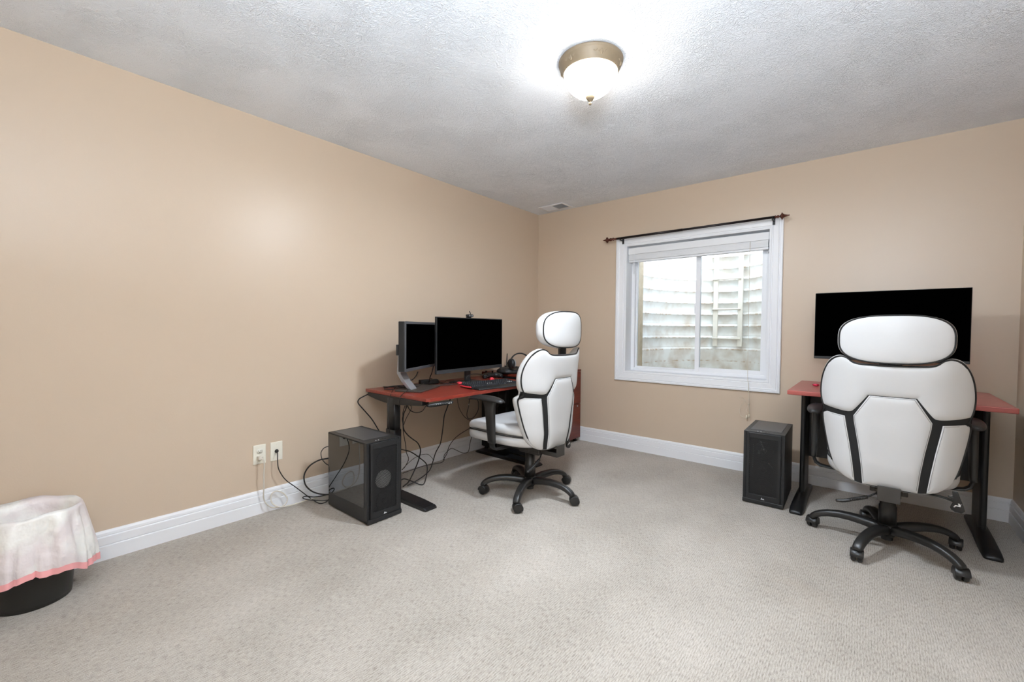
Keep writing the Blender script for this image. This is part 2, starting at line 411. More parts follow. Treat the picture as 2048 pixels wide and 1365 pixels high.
# window 1: liner, vinyl frame, two sashes
win = thing('window_1', 'white vinyl slider window set deep in the back wall', 'window'); win['kind'] = 'structure'
b = MB(); e = .006
b.box(WX0-.002, WX0+e, -.008, .19, WZ0, WZ1).box(WX1-e, WX1+.002, -.008, .19, WZ0, WZ1)
b.box(WX0+e, WX1-e, -.008, .19, WZ0-.002, WZ0+e).box(WX0+e, WX1-e, -.008, .19, WZ1-e, WZ1+.002)
b.build('window_jamb', M['trim'], win)
X0, X1, Z0, Z1 = WX0+e, WX1-e, WZ0+e, WZ1-e
def frame(x0, x1, z0, z1, w, y0, y1, nm, par, m=M['vinyl'], wb=None, bev=.003):
    wb = w if wb is None else wb
    b = MB().box(x0, x0+w, y0, y1, z0, z1).box(x1-w, x1, y0, y1, z0, z1).box(x0+w, x1-w, y0, y1, z0, z0+wb).box(x0+w, x1-w, y0, y1, z1-w, z1)
    return b.build(nm, m, par, bev)
frame(X0, X1, Z0, Z1, .034, .118, .185, 'window_frame', win, wb=.026)
frame(X0+.030, 1.712, Z0+.022, Z1-.030, .018, .150, .172, 'fixed_sash', win)
frame(1.676, X1-.028, Z0+.022, Z1-.030, .040, .122, .147, 'sliding_sash', win)
MB().box(X0+.045, 1.70, .159, .163, Z0+.03, Z1-.045).build('pane', M['glass'], win)
MB().box(1.712, X1-.065, .132, .136, Z0+.058, Z1-.068).build('pane', M['glass'], win)
MB().box(1.668, 1.677, .112, .124, 1.31, 1.40).build('sash_latch', M['vinyl'], win, .002)

# blind, drawn all the way up
bl = thing('mini_blind', 'white slatted blind drawn up under the window head', 'blind', (0,0,0))
MB().box(X0+.006, X1-.006, .018, .062, 1.888, 1.950).build('headrail', M['blind'], bl, .003)
b = MB()
for k in range(11):
    z = 1.832+k*.0050; dx = random.uniform(-.002,.002)
    b.box(X0+.012+dx, X1-.012+dx, .020+random.uniform(-.001,.001), .060, z, z+.0043)
b.build('slat_stack', M['blind'], bl)
MB().box(X0+.012, X1-.012, .021, .059, 1.812, 1.830).build('bottom_rail', M['blind'], bl, .002)
MB().tube([(1.135,.014,1.89),(1.134,.012,1.80),(1.136,.012,1.70)], .0035, 8).build('tilt_wand', M['blind'], bl)
b = MB()
b.tube(cr([(2.130,.012,1.888),(2.130,.006,1.6),(2.134,-.004,1.2),(2.138,-.018,.80),(2.146,-.026,.735),(2.150,-.026,.66),(2.153,-.027,.60),(2.156,-.026,.53),(2.158,-.026,.484)], 5), .0016, 6)
b.tube(cr([(2.153,-.026,.56),(2.135,-.028,.575),(2.115,-.028,.61),(2.09,-.024,.62),(2.075,-.022,.60),(2.10,-.024,.597),(2.125,-.026,.585),(2.10,-.024,.545),(2.085,-.022,.505),(2.095,-.022,.463),(2.115,-.023,.450),(2.130,-.024,.452)], 6), .0011, 6)
b.tube(cr([(2.151,-.027,.56),(2.142,-.028,.535),(2.139,-.028,.505),(2.147,-.027,.49)], 6), .0012, 6)
b.sphere((2.150,-.026,.66), .0045, 6).sphere((2.153,-.027,.562), .006, 6)
b.build('lift_cord', M['cord'], bl)
for x, z in ((2.157,.482), (2.139,.470)):
    MB().lathe([(0,.028),(.003,.027),(.0045,.014),(.0065,0),(0,-.002)], (x,-.0265,z-.026), 12).build('tassel', M['tassel'], bl)

# curtain rod
rd = thing('curtain_rod', 'dark curtain rod with arrow shaped finials above the window', 'curtain rod')
RY, RZ = -.086, 2.035
MB().tube([(1.00,RY,RZ+.001),(2.315,RY,RZ+.001)], .0098, 16).build('rod', M['rod'], rd)
MB().tube([(1.00,RY,RZ+.001),(1.62,RY,RZ+.001)], .0112, 16).build('outer_rod', M['rod'], rd)
def finial(x, s, nm):
    prof = [(.006,0),(.012,.004),(.012,.010),(.007,.014),(.009,.022),(.013,.030),(.009,.038),(.006,.044),(.018,.058),(.031,.066),(.020,.074),(.012,.086),(.008,.104),(.004,.122),(.0055,.126),(.004,.131),(0,.133)]
    MB().lathe([(r*.95, s*z*.74) for r, z in prof], (x, RY, RZ+.001), 20, axis='x').build('finial', M['finial'], rd)
def finial_small(x, s):
    prof = [(.010,0),(.010,.030),(.016,.032),(.016,.040),(.008,.044),(.012,.052),(.017,.062),(.014,.074),(.009,.082),(.020,.092),(.030,.100),(.017,.110),(.009,.124),(.003,.146),(0,.147)]
    MB().lathe([(r*.95, s*z) for r, z in prof], (x, RY, RZ+.001), 20, axis='x').build('finial', M['finial'], rd)
finial_small(.998, -1); finial(2.314, 1, '')
for x in (1.035, 2.300):
    b = MB(); b.box(x-.009, x+.009, -.024, -.0205, RZ-.045, RZ+.022).box(x-.006, x+.006, RY-.004, -.022, RZ-.018, RZ-.011)
    b.tube([(x,RY+.013*math.sin(t), RZ-.0135*math.cos(t)) for t in [i*PI/8-PI/2 for i in range(9)]], .0028, 8)
    b.sphere((x,-.026,RZ+.012), .0035, 5); b.sphere((x,-.026,RZ-.035), .0035, 5)
    b.build('bracket', M['metal_black'], rd)

# ceiling lamp
LX, LY = 1.845, -2.105
lp = thing('ceiling_lamp', 'flush ceiling lamp with bronze rim and glowing glass bowl', 'lamp', (LX, LY, H_))
pan = [(0,-.001),(.149,-.001),(.152,-.005),(.152,-.009),(.149,-.012),(.150,-.016),(.148,-.020),(.145,-.024),(.143,-.031),(.140,-.036),(.138,-.042),(.135,-.047),(.133,-.052),(.131,-.056),(.129,-.060),(.127,-.062),(.124,-.056)]
MB().lathe(pan, (0,0,0), 72).build('rim', M['bronze'], lp)
for k in range(6):
    a = k*PI/3+.35; b = MB()
    for s_ in (-1, 0, 1):
        a2 = a+s_*.085
        b.sphere((.138*math.cos(a2), .138*math.sin(a2), -.034+.004*abs(s_)), .010 if s_ == 0 else .007, 6, sc3=(.8,.8,1.3))
    b.tube(cr([(.1415*math.cos(a+t), .1415*math.sin(a+t), -.028-.008*math.sin(t*22)) for t in [-.26,-.2,-.14,-.08,.08,.14,.2,.26]], 3), .0028, 6)
    b.build('leaf_ornament', M['bronze'], lp)
bowl = [(.127,-.057),(.126,-.070),(.121,-.088),(.111,-.108),(.095,-.129),(.072,-.148),(.045,-.162),(.018,-.170),(0,-.171)]
mb_ = bpy.data.materials.new('lit_frosted_glass'); mb_.use_nodes = True
nb = mb_.node_tree.nodes['Principled BSDF']; nb.inputs['Base Color'].default_value = lin((245,238,228)); nb.inputs['Roughness'].default_value = .35
nb.inputs['Emission Color'].default_value = (1,.965,.91,1); nb.inputs['Emission Strength'].default_value = LAMP
o = MB().lathe(bowl, (0,0,0), 64).build('glass_bowl', mb_, lp)
MB().lathe([(.004,-.160),(.023,-.163),(.024,-.168),(.018,-.178),(.012,-.184),(.009,-.186),(.004,-.190),(.0035,-.192),(.0065,-.195),(.0075,-.199),(.006,-.204),(0,-.207)], (0,0,0), 24).build('finial', M['bronze'], lp)

# ceiling vent
vt = thing('ceiling_vent', 'white slotted vent in the ceiling near the far corner', 'vent', (.332, -.160, H_))
b = MB(); b.box(-.150,.150,-.092,-.070,-.007,-.0005).box(-.150,.150,.070,.092,-.007,-.0005).box(-.150,-.128,-.070,.070,-.007,-.0005).box(.128,.150,-.070,.070,-.007,-.0005)
b.build('vent_frame', M['trim'], vt, .002)
MB().box(-.128,.128,-.070,.070,-.0015,-.0005).build('duct', M['dark'], vt)
b = MB()
for i in range(11):
    for s_ in (-1, 1):
        xx = s_*(.014+i*.011)
        Mx = Matrix.Translation((xx,0,-.006)) @ Matrix.Rotation(s_*math.radians(48), 4, 'Y')
        b.box(-.0055,.0055,-.070,.070,-.0005,.0005, M=Mx)
b.box(-.003,.003,-.070,.070,-.008,-.002)
b.build('louvres', M['trim'], vt)

# wall outlets
def outlet(y, label, kind):
    t = thing('wall_outlet', label, 'outlet', (0, y, .3695), 0, 'wall plates above the baseboard')
    MB().box(.0005,.0055,-.0365,.0365,-.0600,.0600).build('cover_plate', M['outlet'], t, .0025)
    if kind == 'duplex':
        for s_ in (-1, 1):
            z = s_*.0195; b = MB(); pts = [(.0075, q[0], z+q[1]) for q in superell(.0172,.0142,3,24)]
            b.rings([[(.004, p[1], p[2]) for p in pts], pts]); f = b.build('socket', M['outlet'], t)
            k = MB(); k.box(.0070,.0079,-.0078,-.0058,z-.001,z+.0065).box(.0070,.0079,.0055,.0075,z-.001,z+.0055).box(.0070,.0079,-.002,.002,z-.009,z-.005); k.build('slots', M['dark'], f)
        MB().sphere((.0058,0,0), .0028, 5, sc3=(.5,1,1)).build('screw', M['outlet'], t)
    else:
        MB().sphere((.0058,0,.042), .0028, 5, sc3=(.5,1,1)).build('screw', M['outlet'], t)
        MB().sphere((.0058,0,-.042), .0028, 5, sc3=(.5,1,1)).build('screw', M['outlet'], t)
        MB().lathe([(.012,0),(.012,.003),(.005,.003)], (.0045,0,0), 20, axis='x').build('port', M['dark'], t)
outlet(-2.9015, 'ivory double socket plate with a plug in its lower half', 'duplex')
outlet(-2.8020, 'ivory cable plate right of the double socket', 'coax')

# ------------------------------------------------------------------ office chair
def interp(tab, z):
    if z <= tab[0][0]: return tab[0][1]
    for (a, b_), (c, d) in zip(tab, tab[1:]):
        if z <= c: t = (z-a)/(c-a); t = t*t*(3-2*t)*.5+t*.5; return b_+(d-b_)*t
    return tab[-1][1]
YC = [(.37,-.226),(.5,-.250),(.7,-.266),(.85,-.276),(1.04,-.296)]
def yb(x, z):
    # the shell wraps forward at its sides, most of all beside the seat
    k = min(1, max(0, (z-.715)/.05)); w_ = .145*(1-k)+.105*k
    u_ = min(abs(x), .3)/.292
    return interp(YC, z) + .010*u_**2 + w_*u_**3.4
half = [(0,.372),(.08,.374),(.145,.384),(.190,.408),(.222,.450),(.243,.51),(.262,.60),(.275,.68),(.276,.712),(.271,.730),(.266,.741),(.270,.756),(.280,.790),(.285,.84),(.281,.90),(.268,.955),(.248,.998),(.225,1.022),(.198,1.031),(.172,1.022),(.152,1.004),(.125,.995),(.06,.992),(0,.991)]
hr = [(p.x*1.028, p.z) for p in cr([(x,0,z) for x, z in half], 4)]
OUT = hr + [(-x, z) for x, z in hr[-2:0:-1]]
def cross(poly, x):
    zs = []
    for (x0, z0), (x1, z1) in zip(poly, poly[1:]+poly[:1]):
        if (x0-x)*(x1-x) <= 0 and x0 != x1:
            zs.append(z0+(z1-z0)*(x-x0)/(x1-x0))
    return (min(zs), max(zs)) if zs else None
def dist_poly(poly, x, z):
    best = 9
    for (x0, z0), (x1, z1) in zip(poly, poly[1:]+poly[:1]):
        dx, dz = x1-x0, z1-z0; l = dx*dx+dz*dz
        t = 0 if l == 0 else max(0, min(1, ((x-x0)*dx+(z-z0)*dz)/l))
        best = min(best, math.hypot(x-x0-t*dx, z-z0-t*dz))
    return best
def panel(poly, off=.0015, puff=.009, fall=.013, nc=44, nr=26, sgn=1):
    xs = [p[0] for p in poly]; a, b_ = min(xs)+1e-5, max(xs)-1e-5
    cols = sorted(set([round((a+b_)/2-(b_-a)/2*math.cos(PI*i/nc), 6) for i in range(nc+1)] + [round(x, 6) for x in xs if a < x < b_]))
    cols = [c for i, c in enumerate(cols) if i == 0 or c-cols[i-1] > 2e-4 or i == len(cols)-1]
    P_ = []
    for x in cols:
        lo, hi = cross(poly, x); row = []
        for j in range(nr+1):
            z = (lo+hi)/2-(hi-lo)/2*math.cos(PI*j/nr)
            d = dist_poly(poly, x, z)
            row.append((x, yb(x, z)-off-puff*(1-math.exp(-d/fall)), z))
        P_.append(row)
    return MB().grid(P_)
def oline(z0, z1, inset=0):
    """right-hand outline points between two heights, going up"""
    return [(x-inset, z) for x, z in hr if z0 <= z <= z1]

def make_chair():
    t = thing('office_chair', '', 'chair')
    # --- star base
    hub = MB().lathe([(0,.058),(.030,.058),(.034,.066),(.042,.072),(.046,.090),(.046,.118),(.040,.126),(.030,.128),(0,.128)], n=32).build('base_hub', M['plastic'], t)
    for k in range(5):
        a = math.radians(-39.6+72*k)      # local angles of the five legs
        b = MB(); R_ = []
        prof = [(.020,.098,.031,.024),(.060,.103,.030,.024),(.110,.111,.0285,.0225),(.165,.115,.027,.021),(.215,.113,.0255,.0195),(.260,.105,.0245,.0185),(.295,.093,.024,.0175),(.318,.080,.0235,.0165),(.331,.068,.0225,.0155),(.336,.058,.021,.0145)]
        for i, (r, z, w, h) in enumerate(prof):
            i0 = max(0, i-1); i1 = min(len(prof)-1, i+1)
            tr, tz = prof[i1][0]-prof[i0][0], prof[i1][1]-prof[i0][1]; l = math.hypot(tr, tz); nr_, nz = -tz/l, tr/l
            ring = []
            for (s_, q) in superell(1, 1, 3.8, 24):
                q2 = q*h if q > 0 else q*h*.9; ss = s_*w*(1-.18*max(0, q))
                rr_ = r+nr_*q2; zz = z+nz*q2
                ring.append((rr_*math.cos(a)-ss*math.sin(a), rr_*math.sin(a)+ss*math.cos(a), zz))
            R_.append(ring)
        b.rings(R_); b.build('base_leg', M['plastic'], t)
        # caster: hood, stem and two wheels, built about its own stem so that it can swivel
        h = MB(); rings_ = []
        for wy in (-.0270,-.0250,.0250,.0270):
            rr_ = .0330 if abs(wy) < .026 else .0305
            rings_.append([(.012+rr_*math.cos(q), wy, .030+rr_*math.sin(q)) for q in [math.radians(-28+i*206/20) for i in range(21)]])
        for i in range(3): h.grid([rings_[i], rings_[i+1]])
        h.add(list(rings_[0]), [tuple(range(21))]); h.add(list(rings_[3]), [tuple(range(21))])
        h.lathe([(.0,.066),(.0095,.066),(.0095,.046),(.012,.040)], (0,0,-.006), 14)
        cc = h.build('caster', M['plastic'], t)
        cc.location = (.336*math.cos(a), .336*math.sin(a), 0); cc['leg_angle'] = a; cc['turn'] = k
        for s_ in (-1, 1):
            pr = [(.004,s_*.0245),(.022,s_*.0245),(.0275,s_*.022),(.029,s_*.018),(.029,s_*.007),(.026,s_*.004),(.004,s_*.004)]
            w = MB().lathe(pr, (.012,0,.029), 28, axis='y'); w.build('wheel', M['plastic'], cc)
    # --- column
    b = MB().lathe([(.026,.040),(.026,.128),(.038,.128),(.038,.222),(.034,.226),(.034,.292),(.028,.296),(.028,.335)], n=36)
    b.lathe([(0,.038),(.018,.038),(.018,.060)], n=20)
    b.build('gas_column', M['plastic'], t)
    # --- seat mechanism
    b = MB().box(-.075,.075,-.135,.115,.322,.362).box(-.050,.050,-.115,.060,.300,.324).box(-.15,.15,.055,.085,.352,.376).box(-.15,.15,-.105,-.075,.352,.376)
    b.tube([(-.055,-.128,.335),(.055,-.128,.335)], .014, 14)
    b.build('seat_mechanism', M['chair_metal'], t, .004)
    b = MB().box(-.044,.044,-.262,-.256,.318,.392).box(-.044,.044,-.262,-.100,.316,.324).box(-.044,-.040,-.258,-.12,.320,.345).box(.040,.044,-.258,-.12,.320,.345)
    b.build('backrest_bracket', M['chair_metal'], t, .003)
    b = MB().tube(cr([(-.045,-.135,.318),(-.075,-.145,.296),(-.10,-.15,.280)], 5), .0045, 8)
    for i in range(15):
        q = i/14; p = Vector((-.085,-.147,.288)).lerp(Vector((-.165,-.15,.252)), q)
        b.sphere(p, .0105, 5, sc3=(.55,1,1))
    h = b.build('tilt_lever', M['plastic'], t)
    MB().tube(cr([(-.150,-.15,.257),(-.185,-.15,.244),(-.215,-.15,.238)], 5), [.0095,.0105,.011,.0115,.0115,.0115,.0115,.011,.0105,.010,.0085], 10, flat=.8).build('lever_grip', M['plastic'], h)
    b = MB().tube(cr([(.06,-.12,.345),(.13,-.14,.362),(.195,-.15,.362),(.235,-.15,.352)], 5), .0055, 8)
    hp = b.build('height_lever', M['metal_black'], t)
    pl = [(.228,.400),(.246,.402),(.256,.372),(.268,.335),(.272,.315),(.262,.302),(.240,.303),(.226,.312),(.222,.322),(.230,.345),(.232,.362),(.214,.368),(.214,.376),(.230,.374)]
    pp = pl
    b = MB().rings([[(x,-.158,z) for x, z in pp], [(x,-.148,z) for x, z in pp]], smooth=False)
    pd = b.build('lever_paddle', M['plastic'], hp, .002)
    b = MB()
    for q in ([(.2325,.326),(.238,.326),(.2415,.333),(.2365,.333)], [(.2365,.333),(.2565,.3315),(.2535,.3365),(.2385,.337)], [(.2505,.3365),(.2565,.3315),(.2575,.340),(.2515,.349),(.2475,.349)], [(.2515,.341),(.262,.3455),(.2565,.342),(.2535,.338)]):
        b.add([(x,-.1588,z) for x, z in q]+[(x,-.1578,z) for x, z in q], [(0,1,2,3),(7,6,5,4),(0,4,5,1),(1,5,6,2),(2,6,7,3),(3,7,4,0)])
    b.build('printed_mark', M['white_mark'], hp)
    # --- seat
    def sout(sc_, dz=0):
        o = []
        for x, y in superell(.272, .300, 3.6, 72):
            k = 1-.10*max(0, -y/.30)**1.5; o.append((x*sc_*k, .112+y*1.075*sc_, dz))
        return o
    def sz(p, crown=0):   # the seat rises slightly to its rear and rolls over at the front
        x, y, z = p; return (x, y, z + .004 - .018*max(0, (y-.23)/.16)**2 + .012*(abs(x)/.27)**3*(1 if crown else 0))
    b = MB(); prof = [(.80,.386),(.93,.384),(.985,.394),(1.008,.412),(1.012,.432),(1.0,.448),(.985,.452)]
    b.rings([[sz(p) for p in sout(s_, z)] for s_, z in prof]); b.build('seat_base', M['leather'], t)
    b = MB(); prof = [(.975,.452),(1.0,.456),(1.016,.468),(1.012,.484),(.985,.499),(.93,.508),(.84,.512),(.70,.508),(.5,.504),(.25,.502),(.05,.502)]
    b.rings([[sz(p, 1) for p in sout(s_, z)] for s_, z in prof]); b.build('seat_cushion', M['leather'], t)
    MB().tube([sz(p) for p in sout(1.012,.454)], .0036, 8, closed=True).build('piping', M['piping'], t)
    # --- backrest body
    N_ = len(OUT); cz = .70
    def ring(sc_, dy, puff=0):
        return [(x*sc_, yb(x, z)+dy, cz+(z-cz)*sc_) for x, z in OUT]
    b = MB(); b.rings([ring(1.0,0), ring(1.010,.005), ring(1.016,.014), ring(1.014,.026), ring(1.0,.038), ring(.965,.050), ring(.90,.060), ring(.78,.068), ring(.5,.072), ring(.1,.072)], cap0=False)
    body = b.build('backrest', M['leather'], t)
    HX = max(x for x, z in hr)-.0001; cols = [(-HX+2*HX*(1-math.cos(PI*i/60))/2) for i in range(61)]; G = []
    for x in cols:
        lo, hi = cross(OUT, x); G.append([(x, yb(x, lo+(hi-lo)*j/40), lo+(hi-lo)*j/40) for j in range(41)])
    MB().grid(G).build('backrest_straps', M['strap'], t)
    PIP = [q for q in OUT[:len(hr)] if q[1] > .455]; PIP = PIP+[(-x, z) for x, z in reversed(PIP[:-1])]
    MB().tube([(x, yb(x,z)-.0005, z) for x, z in PIP], .0040, 8).build('piping', M['piping'], t)
    # panels
    g = .0075
    top_r = [(x-(.003 if x > .02 else 0), z-(.004 if z > .99 else 0)) for x, z in oline(.760, 1.1)]
    low = [(.0,.841),(.090,.841)] + [(p.x, p.z) for p in cr([(.090,0,.841),(.120,0,.795),(.146,0,.758),(.160,0,.7475),(.185,0,.7455),(.225,0,.7505),(.260,0,.757)], 4)][1:]
    poly = low[1:] + top_r + [(-x, z) for x, z in reversed(top_r)] + [(-x, z) for x, z in reversed(low[1:])]
    panel(poly, nc=84, nr=30).build('upper_panel', M['leather'], t)
    hexr = [(.086,.838),(.146,.728),(.144,.70),(.125,.58),(.112,.48),(.104,.3775)]
    poly = hexr + [(-x, z) for x, z in reversed(hexr)]
    panel(poly, off=.002, puff=.010, nc=52, nr=40).build('centre_panel', M['leather'], t)
    ins = [(.0815,.834),(.1415,.727),(.1395,.70),(.1205,.58),(.1075,.48),(.0995,.39)]
    line = ins + [(-x, z) for x, z in reversed(ins)]
    line = line[len(ins)-1::-1] + line[:len(ins)-1:-1]
    pts = []
    seq = [(-x, z) for x, z in reversed(ins)] + ins
    dense = []
    for (x0, z0), (x1, z1) in zip(seq, seq[1:]):
        m_ = max(2, int(math.hypot(x1-x0, z1-z0)/.012))
        dense += [(x0+(x1-x0)*i/m_, z0+(z1-z0)*i/m_) for i in range(m_)]
    dense.append(seq[-1])
    MB().tube([(x, yb(x,z)-.0055, z) for x, z in dense], .0011, 6).build('seam', M['stitch'], t)
    lower = [(x-(.003 if z > .46 else .0005), z) for x, z in hr if z <= .716 and x > .138]
    inner = [(.136,.3835),(.146,.48),(.160,.58),(.178,.69),(.182,.717)]
    for s_ in (-1, 1):
        poly = [(s_*x, z) for x, z in inner[::-1][1:] + lower + [(.182,.719)]]
        q = [(.182,.719)] + inner[::-1][1:] + lower + [(.262,.724)]
        poly = [(s_*x, z) for x, z in q]
        panel(poly, nc=40, nr=34).build('side_panel', M['leather'], t)
        sl = []
        seq = [(.142,.40),(.151,.48),(.165,.58),(.184,.69),(.187,.7135),(.225,.7165),(.256,.7185)]
        for (x0, z0), (x1, z1) in zip(seq, seq[1:]):
            m_ = max(2, int(math.hypot(x1-x0, z1-z0)/.012)); sl += [(s_*(x0+(x1-x0)*i/m_), z0+(z1-z0)*i/m_) for i in range(m_)]
        MB().tube([(x, yb(x,z)-.0052, z) for x, z in sl], .0009, 6).build('seam', M['stitch'], t)
    # --- headrest (its own height is changed per chair)
    hd = MB(); hb = superell(.213, .1165, 2.9, 88)
    def hring(sc_, dy): return [(x*sc_, -.312+dy+.040*(abs(x*sc_)/.213)**2, 1.121+z*sc_) for x, z in hb]
    hd.rings([hring(.05,-.011), hring(.4,-.010), hring(.7,-.0075), hring(.88,-.004), hring(.965,-.001), hring(.985,.002), hring(1.0,.004), hring(1.025,.016), hring(1.035,.034), hring(1.02,.054), hring(.96,.072), hring(.85,.083), hring(.6,.090), hring(.2,.092)])
    head = hd.build('headrest', M['leather'], t)
    MB().tube([(x, y-.001, z) for x, y, z in hring(.995,.003)], .0042, 8, closed=True).build('piping', M['piping'], head)
    b = MB().box(-.034,.034,-.272,-.256,.93,1.03).box(-.07,.07,-.276,-.264,1.0,1.012)
    for i in range(4): b.tube([(-.022+i*.0147,-.2735,.94),(-.022+i*.0147,-.2735,1.028)], .003, 6)
    b.build('headrest_bracket', M['plastic'], head)
    # --- armrests
    for s_ in (-1, 1):
        AX = .334 if s_ < 0 else .314
        b = MB(); R_ = []; m_ = 15
        for i in range(m_):
            q = -1+2*i/(m_-1); y = .108+q*.158
            w = .044*(1-abs(q)**3.2*.55)*(1 if abs(q) < .99 else .75); hgt = .0155*(1-abs(q)**4*.5)
            z = .706 - .020*max(0, q)**2.2 - .012*max(0, -q)**2
            R_.append([(s_*AX+x*w, y, z+zz*hgt-.006*(abs(x))**2) for x, zz in superell(1,1,2.6,24)])
        b.rings(R_); pd = b.build('armrest_pad', M['plastic2'], t)
        b = MB(); R_ = []
        for i in range(12):
            q = i/11; z = .700-q*.285; y = .060+.016*(1-q)-.012*q; w = .020*(1-.25*q); dd = .044*(1-.30*q)+.018*max(0, 1-q*5)
            R_.append([(s_*(AX+.004*q)+x*w, y+yy*dd, z) for x, yy in superell(1,1,2.8,24)])
        b.rings(R_); b.build('armrest_post', M['plastic'], t)
        b = MB(); R_ = []
        for p, w, h in [((AX+.002,.43),.022,.007),((AX+.002,.405),.022,.007),((AX-.006,.383),.022,.007),((AX-.027,.368),.022,.006),((.25,.362),.022,.005),((.10,.362),.022,.005)]:
            R_.append([p, w, h])
        rg = []
        for i, (p, w, h) in enumerate(R_):
            a0 = R_[max(0,i-1)][0]; a1 = R_[min(len(R_)-1,i+1)][0]; tx, tz = a1[0]-a0[0], a1[1]-a0[1]; l = math.hypot(tx,tz); nx, nz = -tz/l, tx/l
            rg.append([(s_*(p[0]+nx*q*h), .048+e_*w, p[1]+nz*q*h) for e_, q in superell(1,1,5,16)])
        b.rings(rg); b.build('armrest_bracket', M['metal_black'], t)
    return t
chair = make_chair()
chair.location = (1.080, -1.546, 0); chair.rotation_euler = (0,0,math.radians(88))
tag(chair, 'white leather office chair pulled up to the standing desk, in side view', 'chair', 'white high back office chairs')
chair2 = dup(chair)
chair2.location = (2.997, -.884, 0); chair2.rotation_euler = (0,0,math.radians(-1))
tag(chair2, 'white leather office chair with its back to the viewer, right of the window', 'chair', 'white high back office chairs')
for ch in kids(chair):
    if ch.name.startswith('headrest'): ch.location = (0, 0, .036)
# ch base legs are turned a little differently under each seat
def spin_base(root, deg, turns):
    d_ = math.radians(deg)
    for ch in kids(root):
        n_ = ch.name.split('.')[0]
        if n_ in ('base_leg', 'base_hub'): ch.rotation_euler = (0,0,d_)
        if n_ == 'caster':
            a = ch['leg_angle']+d_; ch.location = (.336*math.cos(a), .336*math.sin(a), 0)
            ch.rotation_euler = (0,0,math.radians(turns[ch['turn']])-root.rotation_euler.z)
            del ch['leg_angle']; del ch['turn']
spin_base(chair, SPIN1, (38,20,60,10,50)); spin_base(chair2, SPIN2, (98,80,100,75,88))

# ------------------------------------------------------------------ computer cases
def make_case():
    t = thing('computer_tower', '', 'computer')
    w, d, h = .119, .222, .484
    # steel shell: everything but the window side and the front
    b = MB()
    b.box(w-.003, w, -d+.02, d, .014, h-.004)           # right side
    b.box(-w, w, -d, d, h-.006, h)                       # roof
    b.box(-w, w, -d, d, .012, .018)                      # floor
    b.box(-w, w, d-.003, d, .018, h-.006)                # rear
    b.box(-w, -w+.014, -d, -d+.026, .012, h-.004).box(w-.014, w, -d, -d+.026, .012, h-.004)   # front corner posts
    b.box(-w, -w+.002, -d+.026, d, .018, .095)           # lower skirt on the window side
    b.build('case_shell', M['pc'], t, .002)
    MB().box(-w-.001, -w+.002, -d+.028, d-.004, .096, h-.008).build('glass_panel', M['smoked'], t)
    b = MB().box(-w+.02, w-.004, -d+.03, d-.006, .019, .105).build('power_supply_shroud', M['pc_dark'], t)
    MB().box(w-.012, w-.004, -d+.08, d-.02, .11, h-.03).build('motherboard', M['pc_dark'], t)
    b = MB().box(-.02, w-.013, -.02, .20, .20, .245)
    b.build('graphics_card', M['pc_dark'], t, .003)
    MB().box(-.0215,-.0205,.03,.17,.222,.232).build('card_lettering', M['bezel_grey'], t)
    b = MB().box(.03, w-.013, .06, .14, .33, .41); b.build('cpu_cooler', M['bezel_grey'], t, .003)
    for i in range(2):
        MB().box(.05, w-.013, .02+i*.012-.02, .026+i*.012-.02, .30, .44).build('memory_stick', M['bezel'], t)
    # front: frame round a perforated panel
    fy = -d-.010
    b = MB().box(-.098,-.082,fy,-d+.004,.034,h-.006).box(.082,.098,fy,-d+.004,.034,h-.006).box(-.082,.082,fy,-d+.004,h-.040,h-.006).box(-.082,.082,fy,-d+.004,.034,.066)
    b.build('front_frame', M['pc'], t, .002)
    MB().box(-.082,.082,fy+.0018,fy+.0026,.066,h-.040).build('front_mesh', M['perf'], t)
    MB().box(-.105,.105,-d+.003,-d+.005,.02,h-.008).build('front_backing', M['pc_dark'], t)
    b = MB().box(-w, w, -d-.012, -d+.01, .006, .032); b.build('front_foot', M['pc'], t, .004)
    for sx in (-1, 1):
        for sy in (-1, 1):
            MB().box(sx*.085-.02, sx*.085+.02, sy*.175-.018, sy*.175+.018, 0, .014).build('foot', M['pc_dark'], t, .003)
    # fans behind the mesh
    for z in (.365, .235, .115):
        b = MB()
        for k in range(7):
            a = k*2*PI/7; pts = []
            for r, tw in ((.016,-.10),(.030,.05),(.044,.25),(.052,.42)):
                for s_, yy in ((-.34,.006),(.34,-.004)):
                    pts.append((r*math.cos(a+tw+s_), -d-.001+yy*.5, z+r*math.sin(a+tw+s_)))
            b.add(pts, [(0,1,3,2),(2,3,5,4),(4,5,7,6)], smooth=True)
        b.lathe([(0,-.004),(.017,-.004),(.018,0),(.018,.004)], (0,-d-.001,z), 24, axis='y')
        b.lathe([(.053,-.003),(.057,-.003),(.057,.004)], (0,-d-.001,z), 32, axis='y')
        b.build('fan', M['pc_dark'], t)
    # roof: dust filter and buttons
    b = MB().box(-.092,.092,-.150,.200,h,h+.0022); b.build('roof_filter', M['filter'], t, .001)
    b = MB()
    for x in (-.040,-.022): b.lathe([(0,.0015),(.0035,.0015),(.004,0)], (x,-.195,h), 14)
    b.build('front_buttons', M['white_mark'], t)
    b = MB().box(.0,.012,-.198,-.192,h,h+.0006).box(.018,.030,-.198,-.192,h,h+.0006); b.build('front_ports', M['dark'], t)
    # small sail mark at the foot of the front
    b = MB(); y0 = fy-.0006
    for q in ([(-.010,.041),(-.004,.054),(-.001,.041)], [(-.002,.041),(.003,.050),(.005,.041)], [(.004,.041),(.008,.047),(.011,.041)]):
        b.add([(x, y0, z) for x, z in q]+[(x, y0+.0008, z) for x, z in q], [(0,1,2),(5,4,3),(0,3,4,1),(1,4,5,2),(2,5,3,0)])
    b.build('printed_mark', M['white_mark'], t)
    return t
